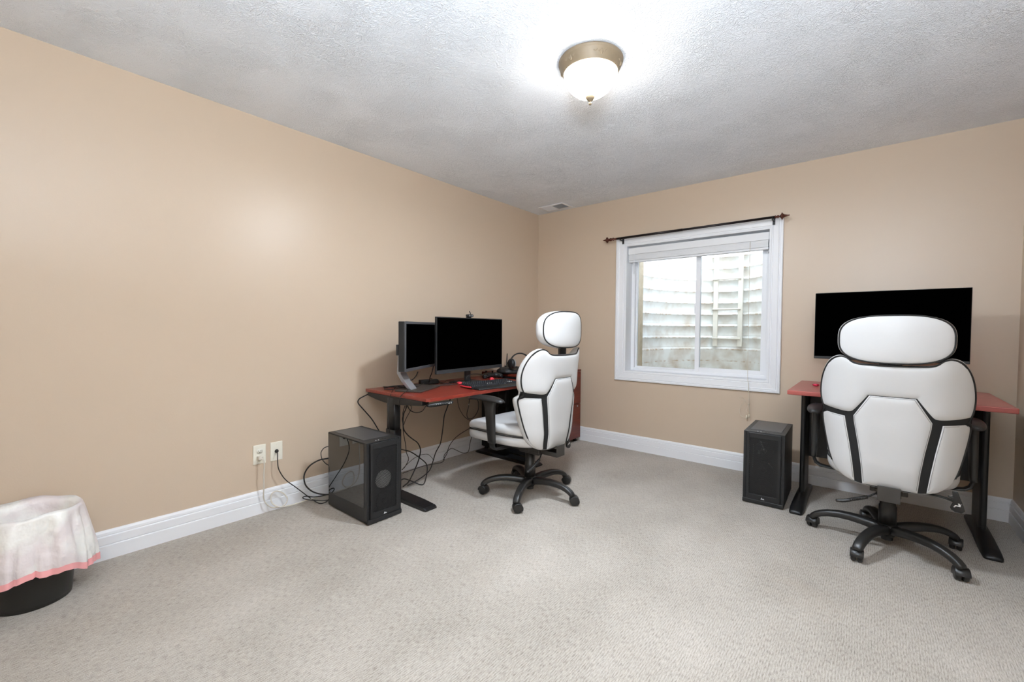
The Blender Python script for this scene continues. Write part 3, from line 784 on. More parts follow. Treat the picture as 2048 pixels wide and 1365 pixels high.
pc1 = make_case(); pc1.location = (.441, -2.451, 0); pc1.rotation_euler = (0,0,PI/2)
tag(pc1, 'black computer tower with a see-through side, beside the standing desk', 'computer', 'black computer towers on the carpet')
pc2 = dup(pc1); pc2.location = (2.371, -.480, 0); pc2.rotation_euler = (0,0,math.radians(1.5))
tag(pc2, 'black computer tower below the window, left of the wide monitor desk', 'computer', 'black computer towers on the carpet')
b = MB()  # small grey specks just behind the right tower's mesh
for x0, x1, z0, z1 in ((-.030,-.026,.425,.429),(-.020,-.010,.422,.431),(-.006,.004,.418,.424),(-.017,-.012,.402,.410),(-.032,-.020,.340,.352),(-.031,-.022,.358,.362),(-.010,-.006,.344,.352),(-.014,-.003,.354,.357),(-.062,-.060,.24,.40)):
    b.box(x0,x1,-.2264,-.2258,z0,z1)
b.build('grey_specks', M['bezel_grey'], pc2)
# one fan low behind the left tower's mesh, light on it painted pale
fb = MB().lathe([(0,-.0002),(.016,-.0002),(.030,0),(.044,.0003),(.054,.0006)], (-.011,-.2293,.252), 40, axis='y')
fb.build('front_fan', M['fan'], pc1)

# ------------------------------------------------------------------ standing desk (left wall)
sd = thing('standing_desk', 'cherry topped standing desk with black metal feet along the left wall', 'desk', (.41,-1.60,0))
def rel(o_): return o_
ox, oy = .41, -1.60
tp = [(x-ox, y-oy) for x, y in [(.055,-2.200),(.745,-2.200),(.765,-2.180),(.765,-1.0),(.745,-.985),(.055,-.985)]]
b = MB().rings([[(x,y,z) for x,y in tp] for z in (.690,.712)], smooth=False); b.build('desktop', M['cherry'], sd, .002)
for yy, sgn in ((-2.180,-1), (-1.012,1)):
    y = yy-oy
    b = MB(); R_ = []
    for x, zt, w in ((.066,.014,.044),(.085,.022,.050),(.20,.026,.052),(.42,.030,.052),(.66,.026,.052),(.755,.020,.050),(.775,.012,.044)):
        R_.append([(x-ox, y-w, .001),(x-ox, y+w, .001),(x-ox, y+w, zt*.8),(x-ox, y+w-.006, zt),(x-ox, y-w+.006, zt),(x-ox, y-w, zt*.8)])
    b.rings(R_, smooth=False); b.build('foot', M['metal_black'], sd)
    cxx = .372-ox
    MB().rings([[(cxx+p[0], y+p[1], z) for p in superell(.052,.034,6,32)] for z in (.02,.46)]).build('leg', M['metal_black'], sd)
    MB().rings([[(cxx+p[0], y+p[1], z) for p in superell(.046,.029,6,32)] for z in (.44,.68)]).build('inner_leg', M['metal_black'], sd)
    b = MB(); R_ = []
    for x, z in ((.095,.668),(.20,.650),(.30,.640),(.46,.640),(.60,.652),(.715,.664)):
        R_.append([(x-ox,y-.028,z),(x-ox,y+.028,z),(x-ox,y+.028,.690),(x-ox,y-.028,.690)])
    b.rings(R_, smooth=False); b.build('top_bracket', M['metal_black'], sd, .002)
MB().box(.345-ox,.400-ox,-2.15-oy,-1.04-oy,.655,.690).build('crossbeam', M['metal_black'], sd, .002)
kp = MB()
pr = superell(.012,.105,5,32)
kp.rings([[(.742-ox+.002, -2.09-oy+q*1.0, .6670+p*.95) for p, q in pr], [(.742-ox+.022, -2.09-oy+q, .6670+p*.95) for p, q in pr]])
kpo = kp.build('control_keypad', M['metal_black'], sd)
b = MB()
for i in range(8):
    y = -2.13+i*.018; b.box(.7642-ox,.7650-ox,y-oy-.002,y-oy+.002,.6665,.6705)
b.box(.7642-ox,.7650-ox,-2.03-oy,-2.015-oy,.6615,.664).box(.7642-ox,.7650-ox,-2.008-oy,-1.998-oy,.6615,.664)
b.build('keypad_lights', M['white_mark'], kpo)

# ------------------------------------------------------------------ filing cabinet
fc = thing('filing_cabinet', 'dark cherry two-drawer cabinet in the far corner behind the chair', 'cabinet', (.31,-.49,0))
MB().box(-.285,.262,-.44,.435,.030,.725).build('carcass', M['metal_black'], fc, .002)
MB().box(-.285,.285,-.445,.450,.725,.748).build('cabinet_top', M['cabinet'], fc, .003)
for z0, z1 in ((.040,.392),(.398,.722)):
    d_ = MB().box(.263,.283,-.440,.448,z0,z1).build('drawer', M['cabinet'], fc, .002)
    MB().box(.2832,.2845,-.06,.04,z1-.09,z1-.07).build('handle', M['metal_black'], d_, .001)
MB().lathe([(0,.004),(.006,.004),(.008,.001),(.008,-.001)], (.284,.385,.372), 16, axis='x').build('lock', M['silver'], fc)
for x in (-.25,.245):
    for y in (-.41,.405): MB().lathe([(.018,0),(.020,.01),(.012,.03)], (x,y,0), 16).build('foot', M['dark'], fc)

# ------------------------------------------------------------------ desk below the wide monitor
rdk = thing('computer_desk', 'cherry desk with black panel legs in the right corner', 'desk', (2.99,-.38,0))
b = MB().box(-.485,.487,-.362,.358,.757,.785); b.build('desktop', M['cherry2'], rdk, .005, 3)
for s_, xl in ((-1,-.4255),(1,.4225)):
    b = MB(); w = .0155
    fr = [(xl+p[0]*1.0, -.052+p[1]) for p in superell(w,.016,2.2,20)]
    oc = [(xl-w,-.040),(xl-w+.003,-.052),(xl-.006,-.058),(xl+.006,-.058),(xl+w-.003,-.052),(xl+w,-.040),(xl+w,.18),(xl-w,.18)]
    b.rings([[(x,y,z) for x,y in oc] for z in (.04,.757)], smooth=False); b.build('panel_leg', M['metal_black'], rdk, .002)
    b = MB(); R_ = []
    for y, zt, w2 in ((-.352,.016,.028),(-.338,.026,.036),(-.26,.038,.038),(-.10,.058,.036),(.0,.064,.034),(.20,.055,.034),(.30,.024,.032),(.33,.014,.026)):
        R_.append([(xl-w2,y,.001),(xl+w2,y,.001),(xl+w2,y,zt*.6),(xl+w2*.75,y,zt*.92),(xl,y,zt),(xl-w2*.75,y,zt*.92),(xl-w2,y,zt*.6)])
    b.rings(R_); b.build('foot', M['metal_black'], rdk)
MB().box(-.41,.407,.17,.188,.262,.757).build('modesty_panel', M['metal_black'], rdk, .002)

# ------------------------------------------------------------------ monitors
def screen_unit(t, w, h, d, mb_mat, bez=(.008,.008,.008,.018), scr=M['screen'], bev=.003):
    """centred on x, bottom at 0, facing -Y"""
    l, r, tp_, bt = bez
    MB().box(-w/2, w/2, 0, d, 0, h).build('casing', mb_mat, t, bev)
    MB().box(-w/2+l, w/2-r, -.0008, .001, bt, h-tp_).build('screen', scr, t)
# wide monitor on the right desk
m3 = thing('monitor', 'widest of the three monitors, standing behind the rear-facing chair', 'monitor', (2.979,-.335,.785))
hold = bpy.data.objects
def screen_at(t, cx, cy, cz, w, h, d, mm, bez):
    a = MB().box(cx-w/2, cx+w/2, cy, cy+d, cz, cz+h).build('casing', mm, t, .003)
    s_ = MB().box(cx-w/2+bez[0], cx+w/2-bez[1], cy-.0008, cy+.001, cz+bez[3], cz+h-bez[2]).build('screen', M['screen'], t)
    return a, s_
screen_at(m3, 0, -.02, .188, .742, .445, .022, M['bezel'], (.003,.003,.003,.018))
MB().box(-.16,.16,.002,.05,.26,.50).build('rear_housing', M['bezel'], m3, .01)
MB().box(-.030,.030,.045,.065,.010,.42).build('stand_neck', M['bezel'], m3, .004)
MB().box(-.14,.14,-.07,.13,0,.010).build('stand_base', M['bezel'], m3, .004)
# large monitor on the standing desk
hx = math.degrees(0)
dx, dy = .330-.400, -.990+1.820; ang = math.atan2(dy, dx)
m2 = thing('monitor', 'large black monitor with a webcam on top, on the standing desk', 'monitor', (.365,-1.405,.712), ang)
L2 = math.hypot(dx, dy)
screen_at(m2, 0, 0, .100, L2, .436, .020, M['bezel'], (.006,.006,.007,.030))
MB().box(-L2/2+.001,L2/2-.001,-.0012,.0005,.1008,.128).build('chin', M['bezel_mid'], m2)
MB().box(-.18,.18,.018,.045,.20,.42).build('rear_housing', M['bezel'], m2, .01)
MB().box(-.032,.032,.044,.062,.008,.30).build('stand_neck', M['bezel'], m2, .004)
MB().box(-.125,.125,-.035,.150,0,.008).build('stand_base', M['bezel'], m2, .003)
b = MB().box(-.006,.006,-.0018,-.0012,.112,.116).build('maker_mark', M['bezel_grey'], m2)
# small monitor
LA, RB = Vector((.488,-2.176,0)), Vector((.245,-1.700,0)); dv = RB-LA; ang = math.atan2(dv.y, dv.x)
m1 = thing('monitor', 'small grey framed monitor on a silver arm, leftmost on the standing desk', 'monitor', ((LA.x+RB.x)/2, (LA.y+RB.y)/2, .712), ang)
Ls = dv.length
b = MB().box(-Ls/2, Ls/2, 0, .045, .150, .493); b.build('casing', M['bezel'], m1, .004)
frame(-Ls/2, Ls/2, .150, .493, .017, -.006, .0, 'bezel', m1, M['bezel_grey'], wb=.020, bev=.002)
MB().box(-Ls/2+.017, Ls/2-.017, -.002, .001, .170, .476).build('screen', M['screen'], m1)
MB().box(-Ls/2-.004, -Ls/2+.030, .045, .060, .262, .335).build('side_ports', M['bezel'], m1, .002)
b = MB().sphere((Ls/2-.012,-.0065,.158), .003, 5); b.build('power_light', M['white_mark'], m1)

# silver slanting arm and its flat base
b = MB(); R_ = []
for (x, y, z, wd, th) in NECK:
    R_.append([(x-wd/2,y-th/2,z),(x+wd/2,y-th/2,z),(x+wd/2,y+th/2,z),(x-wd/2,y+th/2,z)])
b.rings(R_, smooth=False); b.build('stand_arm', M['silver'], m1, .004)
b = MB().rings([[(SBX+x, SBY+y, z) for x, y in superell(.185,.105,12,24)] for z in (0,.012)], smooth=False); b.build('stand_base', M['baseplate'], m1, .003)

for m_ in (m1, m2, m3): m_['group'] = 'monitors on the two desks'
# webcam on the large monitor
wc = thing('webcam', 'black webcam perched on top of the large monitor', 'webcam', (.357,-1.430,1.248), math.atan2(.83,-.07))
b = MB().rings([[(x, -.012, .018+z) for x, z in superell(.034,.0125,4,28)], [(x, .014, .018+z) for x, z in superell(.034,.0125,4,28)]]); b.build('camera_body', M['bezel'], wc, .002)
b = MB(); b.lathe([(0,-.0035),(.007,-.0035),(.0095,-.001),(.0095,.002)], (0,-.0125,.018), 20, axis='y'); b.build('lens', M['dark'], wc)
MB().box(.010,.016,-.014,-.0125,.012,.024).box(-.016,-.010,-.014,-.0125,.012,.024).build('label_marks', M['white_mark'], wc)
MB().box(-.014,.014,-.006,.030,0,.006).build('clip', M['bezel'], wc, .002)
MB().tube(cr([(.010,0,.030),(.006,0,.042),(-.002,0,.050),(-.004,0,.056)], 4), .0035, 8).build('privacy_flap', M['bezel'], wc)

# ------------------------------------------------------------------ keyboard and things on the standing desk
kb = thing('keyboard', 'black gaming keyboard with red lit edge at the front of the standing desk', 'keyboard', (.625,-1.468,.712), math.radians(82))
def K(o_): return o_
b = MB().rings([[(-.23,-.070,.004),(.23,-.070,.004),(.23,.080,.004),(-.23,.080,.004)], [(-.232,-.072,.014),(.232,-.072,.014),(.232,.082,.024),(-.232,.082,.024)]], smooth=False)
b.build('key_tray', M['bezel'], kb, .002)
b = MB()
for r in range(6):
    y = -.058+r*.0225; x = -.222
    while x < .212:
        w = .0165
        if r == 0 and -.10 < x < .0: w = .10
        zt = .024+.0020*r; zz = zt+.004 if r else zt+.003
        b.rings([[(x,y,zt-.008),(x+w,y,zt-.008),(x+w,y+.0165,zt-.008),(x,y+.0165,zt-.008)], [(x+.002,y+.002,zz),(x+w-.002,y+.002,zz),(x+w-.002,y+.0155,zz),(x+.002,y+.0155,zz)]], smooth=False)
        x += w+.0028
b.build('keys', M['key'], kb)
b = MB()
for x, y in ((-.055,-.030),(-.036,-.030),(-.017,-.030),(.150,-.056),(.169,-.056),(.150,-.034),(.169,-.034),(.188,.055)):
    b.box(x-.005,x+.005,y-.004,y+.004,.0285,.0300)
b.build('lit_legends', M['white_mark'], kb)
MB().box(-.236,-.230,-.064,.076,.010,.020).build('lit_edge', M['red'], kb, .002)
b = MB().rings([[(-.225,-.150,.002),(.228,-.150,.002),(.228,-.072,.002),(-.225,-.072,.002)], [(-.222,-.146,.012),(.226,-.146,.012),(.226,-.073,.018),(-.222,-.073,.018)]], smooth=False)
b.build('wrist_rest', M['bezel'], kb, .004)

def lump(nm, loc, label, cat, m, sx=.018, sy=.014, sz=.012, grp=None, seed=1):
    rn = random.Random(seed); b = MB(); b.sphere((0,0,sz), 1, 8, sc3=(sx,sy,sz))
    b.v = [(x*(1+.25*math.sin(9*math.atan2(y,x)+z*90)), y*(1+.2*math.cos(7*math.atan2(y,x))), max(0,z)) for x, y, z in b.v]
    o = b.build(nm, m); o.location = loc; return tag(o, label, cat, grp)
lump('rubber_toy', (.395,-1.575,.712), 'small red rubber toy behind the left end of the keyboard', 'toy', M['red'], .026,.018,.013, 'red rubber toys')
lump('rubber_toy', (.43,-1.238,.712), 'small red rubber toy behind the right end of the keyboard', 'toy', M['red'], .022,.018,.018, 'red rubber toys', 2)
lump('rubber_toy', (2.625,-.385,.785), 'crimson rubber toy lying on the right corner desk', 'toy', M['pinkred'], .018,.012,.009, None, 3)

# headset lying on its side
hs = thing('headset', 'black over-ear headset with grey pads lying on a black pouch', 'headset', (.420,-.835,.795), math.radians(72)); hs.scale = (1.2,1.2,1.2)
b = MB(); R_ = []
for i in range(25):
    a = PI*i/24; R_.append((.088*math.cos(a), .010*math.sin(a), .045+.072*math.sin(a)))
b.tube(R_, .0085, 10, flat=.6); b.build('headband', M['bezel'], hs)
for s_ in (-1, 1):
    b = MB(); b.lathe([(0,-.016),(.030,-.016),(.038,-.008),(.040,.004),(.034,.014),(0,.016)], (s_*.082,0,.041), 28, axis='x'); c_ = b.build('ear_cup', M['bezel'], hs)
    b = MB(); b.lathe([(.014,-.004),(.032,-.006),(.036,0),(.030,.006),(.014,.004)], (s_*.064,0,.041), 28, axis='x'); b.build('ear_pad', M['pad'], c_)
b = MB().tube(cr([(-.085,-.03,.03),(-.10,-.07,.02),(-.085,-.11,.016)], 5), .0035, 8); b.sphere((-.085,-.112,.016), .009, 6); b.build('boom_microphone', M['bezel'], hs)
# wifi router with an antenna
rt = thing('router', 'black router with one upright antenna on the filing cabinet', 'router', (.165,-.650,.749), math.radians(80))
MB().box(-.105,.105,-.065,.065,0,.034).build('router_body', M['bezel'], rt, .006)
MB().tube([(-.02,.055,.034),(-.018,.058,.09),(-.010,.060,.165)], [.0055,.006,.0045], 10).build('antenna', M['bezel'], rt)
MB().tube([(.075,.055,.03),(-.02,.057,.072)], .004, 8).build('folded_antenna', M['bezel'], rt)
# controller-like clutter in front of the router
gp = thing('game_controller', 'black game controller on the far end of the standing desk', 'controller', (.235,-1.050,.712), math.radians(70)); gp.scale = (1.25,1.25,1.25)
b = MB(); b.sphere((0,0,.022), 1, 10, sc3=(.055,.034,.020)); b.build('controller_body', M['bezel'], gp)
for s_ in (-1, 1): MB().tube(cr([(s_*.030,-.005,.022),(s_*.058,-.030,.020),(s_*.068,-.062,.015)], 5), [.020]*4+[.018]*4+[.015]*2+[.009], 12).build('grip', M['bezel'], gp)
b = MB()
for x, y in ((-.028,.004),(.016,-.012)): b.lathe([(.004,0),(.005,.010),(.009,.012),(.0085,.015),(0,.014)], (x,y,.038), 14)
b.build('thumbsticks', M['dark'], gp)
b = MB(); R_ = []
for q, sc_ in ((0,.94),(.25,1.0),(.55,.97),(.8,.84),(.95,.55),(1.0,.15)):
    R_.append([(x*sc_*(1+.06*math.sin(5*math.atan2(y,x))), y*sc_*(1+.08*math.cos(4*math.atan2(y,x)+1)), .052*q*(1+.15*math.sin(x*30))) for x, y in superell(.165,.095,3.2,40)])
b.rings(R_, cap0=True); po = b.build('zip_pouch', mat('wrinkled_black_nylon', (30,30,31), .5, bump=(26,.7,.01))); po.location = (.330,-.815,.7485); po.rotation_euler = (0,0,math.radians(80))
tag(po, 'black zip pouch under the headset on the filing cabinet', 'pouch')
# power brick
pb = MB().box(-.075,.075,-.032,.032,0,.034).build('power_brick', M['bezel'], None, .006); pb.location = (.165,-1.70,.712); pb.rotation_euler = (0,0,math.radians(66))
tag(pb, 'black power brick among cables behind the small monitor', 'power adapter')
# round black puck on the router
pk = MB().lathe([(0,.014),(.024,.014),(.027,.010),(.027,.003),(.022,0),(0,0)], (0,0,0), 28).build('lens_cap', M['dark']); pk.location = (.150,-.700,.784)
tag(pk, 'small round black cap lying on the router', 'cap')

# ------------------------------------------------------------------ cables
CAB = {
    'white_cord': [(0.035, -2.913, 0.354), (0.045, -2.9, 0.347), (0.05, -2.892, 0.318), (0.05, -2.895, 0.251), (0.05, -2.896, 0.17), (0.045, -2.894, 0.097), (0.05, -2.871, 0.051), (0.055, -2.836, 0.028), (0.06, -2.785, 0.026), (0.055, -2.758, 0.059), (0.045, -2.778, 0.099), (0.04, -2.815, 0.123), (0.04, -2.845, 0.117), (0.045, -2.854, 0.085), (0.055, -2.844, 0.053), (0.07, -2.81, 0.029), (0.08, -2.735, 0.023), (0.09, -2.638, 0.028), (0.1, -2.535, 0.029), (0.12, -2.473, 0.035)],
    'outlet_cord': [(0.02, -2.807, 0.369), (0.035, -2.808, 0.359), (0.05, -2.814, 0.308), (0.05, -2.806, 0.258), (0.05, -2.768, 0.187), (0.06, -2.705, 0.12), (0.07, -2.637, 0.047), (0.09, -2.604, 0.012), (0.153, -2.595, 0.007), (0.159, -2.557, 0.007), (0.18, -2.54, 0.036)],
    'power_loop': [(0.17, -2.52, 0.299), (0.15, -2.542, 0.291), (0.12, -2.583, 0.283), (0.09, -2.624, 0.255), (0.07, -2.648, 0.215), (0.06, -2.655, 0.172), (0.06, -2.644, 0.119), (0.08, -2.616, 0.078), (0.11, -2.58, 0.056), (0.15, -2.539, 0.049), (0.19, -2.518, 0.068)],
    'small_loop': [(0.17, -2.534, 0.378), (0.15, -2.561, 0.367), (0.13, -2.571, 0.342), (0.12, -2.57, 0.32), (0.13, -2.567, 0.288), (0.15, -2.551, 0.258), (0.18, -2.533, 0.244)],
    'low_loop': [(0.18, -2.527, 0.018), (0.15, -2.566, 0.017), (0.12, -2.631, 0.031), (0.1, -2.671, 0.046), (0.09, -2.676, 0.056), (0.09, -2.654, 0.056), (0.1, -2.602, 0.039), (0.14, -2.537, 0.045), (0.18, -2.512, 0.064)],
    'desk_loop': [(0.25, -1.921, 0.732), (0.2, -1.98, 0.726), (0.15, -2.034, 0.723), (0.1, -2.087, 0.707), (0.05, -2.139, 0.679), (0.05, -2.214, 0.656), (0.045, -2.247, 0.639), (0.04, -2.252, 0.613), (0.05, -2.226, 0.573), (0.07, -2.161, 0.486), (0.12, -2.134, 0.405), (0.17, -2.113, 0.337)],
    'over_edge_a': [(0.3, -1.96, 0.755), (0.42, -2.101, 0.725), (0.5, -2.212, 0.708), (0.5, -2.224, 0.672), (0.42, -2.172, 0.612), (0.36, -2.123, 0.527)],
    'over_edge_b': [(0.28, -2.034, 0.74), (0.3, -2.119, 0.732), (0.36, -2.189, 0.71), (0.4, -2.236, 0.674), (0.42, -2.257, 0.645), (0.43, -2.261, 0.541), (0.43, -2.253, 0.456)],
    'pad_cord': [(0.45, -2.122, 0.626), (0.45, -2.109, 0.6), (0.48, -2.116, 0.591), (0.55, -2.127, 0.588), (0.65, -2.154, 0.615), (0.72, -2.184, 0.657), (0.735, -2.176, 0.673)],
    'bundle': [(0.4, -2.093, 0.617), (0.38, -2.086, 0.581), (0.36, -2.086, 0.55), (0.35, -2.085, 0.495), (0.36, -2.086, 0.439), (0.37, -2.061, 0.397), (0.38, -2.025, 0.361), (0.38, -1.985, 0.33), (0.38, -1.962, 0.296), (0.37, -1.945, 0.261), (0.36, -1.942, 0.225), (0.33, -1.936, 0.165), (0.3, -1.939, 0.107), (0.3, -1.995, 0.028), (0.33, -2.07, 0.015)],
    'thin_a': [(0.42, -2.12, 0.619), (0.4, -2.122, 0.571), (0.38, -2.108, 0.521), (0.36, -2.09, 0.422), (0.34, -2.056, 0.322), (0.31, -2.027, 0.253), (0.28, -1.985, 0.185), (0.25, -1.994, 0.125), (0.22, -1.999, 0.097)],
    'thin_b': [(0.4, -2.063, 0.613), (0.36, -2.019, 0.581), (0.33, -2.045, 0.504), (0.3, -2.044, 0.456), (0.3, -2.053, 0.512), (0.3, -2.009, 0.59)],
    'long_cord': [(0.6, -1.851, 0.684), (0.58, -1.847, 0.646), (0.52, -1.822, 0.573), (0.45, -1.786, 0.501), (0.38, -1.737, 0.395), (0.32, -1.707, 0.263), (0.28, -1.7, 0.208), (0.26, -1.708, 0.168), (0.25, -1.727, 0.101), (0.26, -1.764, 0.048), (0.3, -1.855, 0.033), (0.32, -1.954, 0.019), (0.34, -2.038, 0.016)],
    'floor_loop': [(0.25, -2.047, 0.272), (0.26, -2.033, 0.265), (0.26, -1.965, 0.237), (0.26, -1.914, 0.204), (0.26, -1.867, 0.166), (0.27, -1.81, 0.108), (0.3, -1.826, 0.058), (0.365, -1.903, 0.007), (0.376, -1.949, 0.007), (0.33, -1.986, 0.03), (0.33, -2.057, 0.068), (0.35, -2.111, 0.074)],
    'thin_arc': [(0.16, -1.95, 0.073), (0.15, -1.925, 0.085), (0.12, -1.84, 0.109), (0.09, -1.749, 0.12), (0.07, -1.675, 0.113), (0.06, -1.615, 0.096), (0.07, -1.576, 0.051), (0.09, -1.591, 0.028)],
    'flat_cord': [(0.2, -1.975, 0.06), (0.18, -1.937, 0.054), (0.14, -1.726, 0.044), (0.082, -1.478, 0.007), (0.05, -1.43, 0.049), (0.05, -1.369, 0.087), (0.05, -1.333, 0.087), (0.05, -1.285, 0.062), (0.06, -1.217, 0.024), (0.08, -1.182, 0.025), (0.1, -1.178, 0.049), (0.15, -1.212, 0.136), (0.2, -1.235, 0.212)],
    'wall_cord': [(0.2, -1.202, 0.297), (0.15, -1.24, 0.26), (0.08, -1.292, 0.203), (0.05, -1.338, 0.151), (0.05, -1.38, 0.105), (0.06, -1.409, 0.059), (0.08, -1.471, 0.02)],
    'right_a': [(0.2, -1.422, 0.565), (0.2, -1.404, 0.499), (0.2, -1.386, 0.46), (0.2, -1.344, 0.404), (0.2, -1.302, 0.371), (0.2, -1.259, 0.347)],
    'right_b': [(0.3, -1.369, 0.579), (0.3, -1.377, 0.533), (0.3, -1.384, 0.495), (0.3, -1.4, 0.451), (0.3, -1.394, 0.408), (0.28, -1.333, 0.387), (0.25, -1.253, 0.397), (0.22, -1.185, 0.432), (0.2, -1.158, 0.485), (0.2, -1.178, 0.537)],
    'mon_a': [(0.3, -1.914, 0.834), (0.3, -1.932, 0.805), (0.32, -1.98, 0.781), (0.3, -1.996, 0.777)],
    'mon_b': [(0.25, -1.723, 0.864), (0.25, -1.738, 0.814), (0.22, -1.733, 0.768), (0.2, -1.726, 0.73)],
    'kb_cord': [(0.4, -1.512, 0.755), (0.38, -1.475, 0.775), (0.35, -1.393, 0.779), (0.33, -1.301, 0.773), (0.33, -1.226, 0.759), (0.36, -1.195, 0.743)],
}
LAB = {
 'white_cord': ('white cord looping from the double socket along the baseboard', 'white_cable', .0040),
 'outlet_cord': ('thin black cord hanging from the cable plate to the carpet', 'cable', .0030),
 'power_loop': ('thick black cable making a big loop left of the tower', 'cable', .0048),
 'small_loop': ('short thin cable bulging from the upper rear of the tower', 'cable', .0028),
 'low_loop': ('flat loop of black cable low behind the tower', 'cable', .0034),
 'desk_loop': ('black cable arching off the left desk end down behind the tower', 'cable', .0042),
 'over_edge_a': ('grey cord crossing the small monitor base and over the desk edge', 'cable', .0026),
 'over_edge_b': ('thin cord running over the desk end down the desk leg', 'cable', .0024),
 'pad_cord': ('sagging black wire joining the keypad under the desk', 'cable', .0030),
 'bundle': ('thick black cable curving from the desk leg to the floor', 'cable', .0042),
 'thin_a': ('thin black cable hanging straight beside the desk leg', 'cable', .0028),
 'thin_b': ('short looped wire high beside the desk leg', 'cable', .0024),
 'long_cord': ('long black cable falling from the desk front to the floor', 'cable', .0040),
 'floor_loop': ('black cable coiled on the carpet right of the tower', 'cable', .0040),
 'thin_arc': ('thin wire arching against the baseboard behind the tower', 'cable', .0020),
 'flat_cord': ('thin cord running along the baseboard below the desk', 'cable', .0026),
 'wall_cord': ('black wire slanting from the chair down to the baseboard', 'cable', .0028),
 'right_a': ('thin wire hanging below the desk, left of the white plug', 'cable', .0022),
 'right_b': ('looping wire with a white plug hanging below the desk', 'cable', .0026),
 'mon_a': ('short black cable dropping below the small monitor', 'cable', .0038),
 'mon_b': ('black cable hanging between the small and large monitors', 'cable', .0036),
 'kb_cord': ('black keyboard cable arching below the large monitor', 'cable', .0030)}
for k, pts in CAB.items():
    lb, mm, r = LAB[k]
    o = MB().tube(cr(pts, 7), r, 8).build('power_cable' if r > .0035 else 'cord', M[mm]); tag(o, lb, 'cable', 'cables around the standing desk')
    if k == 'white_cord':
        pg = MB().box(-.018,.016,-.014,.014,-.012,.012).build('plug', M['white_cable'], o, .005); pg.location = (.024,-2.905,.352)
    if k == 'outlet_cord':
        MB().lathe([(.0065,0),(.0065,.014),(.004,.018)], (.0085,-2.803,.3695), 14, axis='x').build('connector', M['dark'], o)
    if k == 'right_b':
        MB().tube([(.3,-1.3815,.512),(.3,-1.379,.525)], .006, 10).build('plug', M['white_cable'], o)
# tangle on the desk between the monitors
for i, (lb, pts) in enumerate([
    ('black cable snaking from the power brick toward the large monitor', [(.13,-1.66,.752),(.20,-1.62,.722),(.27,-1.66,.720),(.31,-1.60,.719),(.27,-1.52,.719),(.33,-1.46,.719),(.29,-1.40,.730)]),
    ('black cable trailing over the desk behind the keyboard', [(.17,-1.78,.722),(.27,-1.80,.719),(.36,-1.70,.719),(.40,-1.62,.722),(.36,-1.52,.723),(.42,-1.45,.719),(.45,-1.36,.719)]),
    ('thin black wire across the back of the standing desk', [(.12,-1.86,.719),(.20,-1.74,.716),(.22,-1.60,.720),(.17,-1.50,.719),(.24,-1.42,.719),(.20,-1.30,.719)]),
    ('dark blue cable lying across the small monitor base', [(.20,-1.78,.722),(.28,-1.88,.722),(.33,-1.96,.728),(.30,-2.06,.728),(.26,-2.12,.718),(.20,-2.14,.718)]),
    ('black cable on the desk left of the small monitor arm', [(.10,-2.08,.718),(.18,-2.02,.718),(.24,-1.96,.722),(.22,-1.86,.722),(.27,-1.78,.722)])]):
    tag(MB().tube(cr(pts, 8), .0034 if i != 2 else .0024, 8).build('cord', M['cable']), lb, 'cable', 'cables around the standing desk')

# ------------------------------------------------------------------ waste bin with liner
wb = thing('waste_bin', 'black oval waste bin with a white liner folded over its rim', 'bin', (.205,-3.858,0))
def brad(z): return .114+(.150-.114)*z/.37
b = MB().lathe([(0,.003),(.108,.003),(brad(0),0),(brad(.02),.02),(brad(.2),.2),(brad(.36),.36),(brad(.37)+.003,.365),(brad(.37)+.003,.371),(brad(.37)-.004,.371),(brad(.2)-.004,.2),(.108,.012),(0,.010)], n=56)
b.build('bin_body', M['bin'], wb)
rn = random.Random(5)
N_ = 120; rows = []
ph = [rn.uniform(0, 6.28) for _ in range(10)]
def fold(a, q):   # q 0 at the rim .. 1 at the hem
    f = .5*math.sin(3*a+ph[0])+.35*math.sin(5*a+ph[1]+q)+.3*math.sin(8*a+ph[2]-1.5*q)+.22*math.sin(13*a+ph[3]+2*q)+.13*math.sin(21*a+ph[4]+3*q)
    return f
for j in range(-9, 19):
    row = []
    for k in range(N_):
        a = 2*PI*k/N_
        rimz = .387+.006*math.sin(2*a+1.0)+.003*math.sin(7*a+ph[5])
        if j < 0:        # inside, going down
            q = -j/9; r = brad(.37)-.011-.035*q-.008*abs(fold(a, q))*q; z = rimz-.20*q
        elif j == 0: r = brad(.37)+.003; z = rimz+.002
        else:
            q = j/18; hem = .134+.036*math.sin(a+2.3)+.010*math.sin(4*a+ph[6])+.006*math.sin(9*a+ph[7])
            z = rimz+(hem-rimz)*q
            am = math.atan2(math.sin(a), math.cos(a))
            dent = .026*math.exp(-((am+.02-.25*(1-q))/.13)**2)-.012*math.exp(-((am-.42)/.16)**2)-.010*math.exp(-((am+.38)/.16)**2)
            dent += .022*math.exp(-((am-1.05-.2*q)/.09)**2)+.020*math.exp(-((am+.85)/.10)**2)
            r = brad(.37)+.004+.046*q**.8*(1-.45*max(0,q-.80)*5*.35)+(.011*fold(a, q)-.020*max(0, 1-abs(fold(a*1.0+.7, q*.6))*4))*min(1, q*1.6)-dent*min(1, q*3.2)*(1-.5*q)
        if j > 0: r = max(r, brad(min(z, .37))+.0045)
        row.append((r*math.cos(a), r*math.sin(a), z))
    row.append(row[0]); rows.append(row)
lin_ = MB().grid(rows).build('bin_liner', M['bag'], wb)
b = MB(); band = []
for j in range(5):
    row = []
    for k in range(N_):
        x, y, z = rows[-1][k]; x2, y2, z2 = rows[-3][k]; q = j/4
        s_ = 1.012
        row.append(((x+(x2-x)*q*.9)*s_, (y+(y2-y)*q*.9)*s_, z-.010+(z2-z)*q*1.0))
    row.append(row[0]); band.append(row)
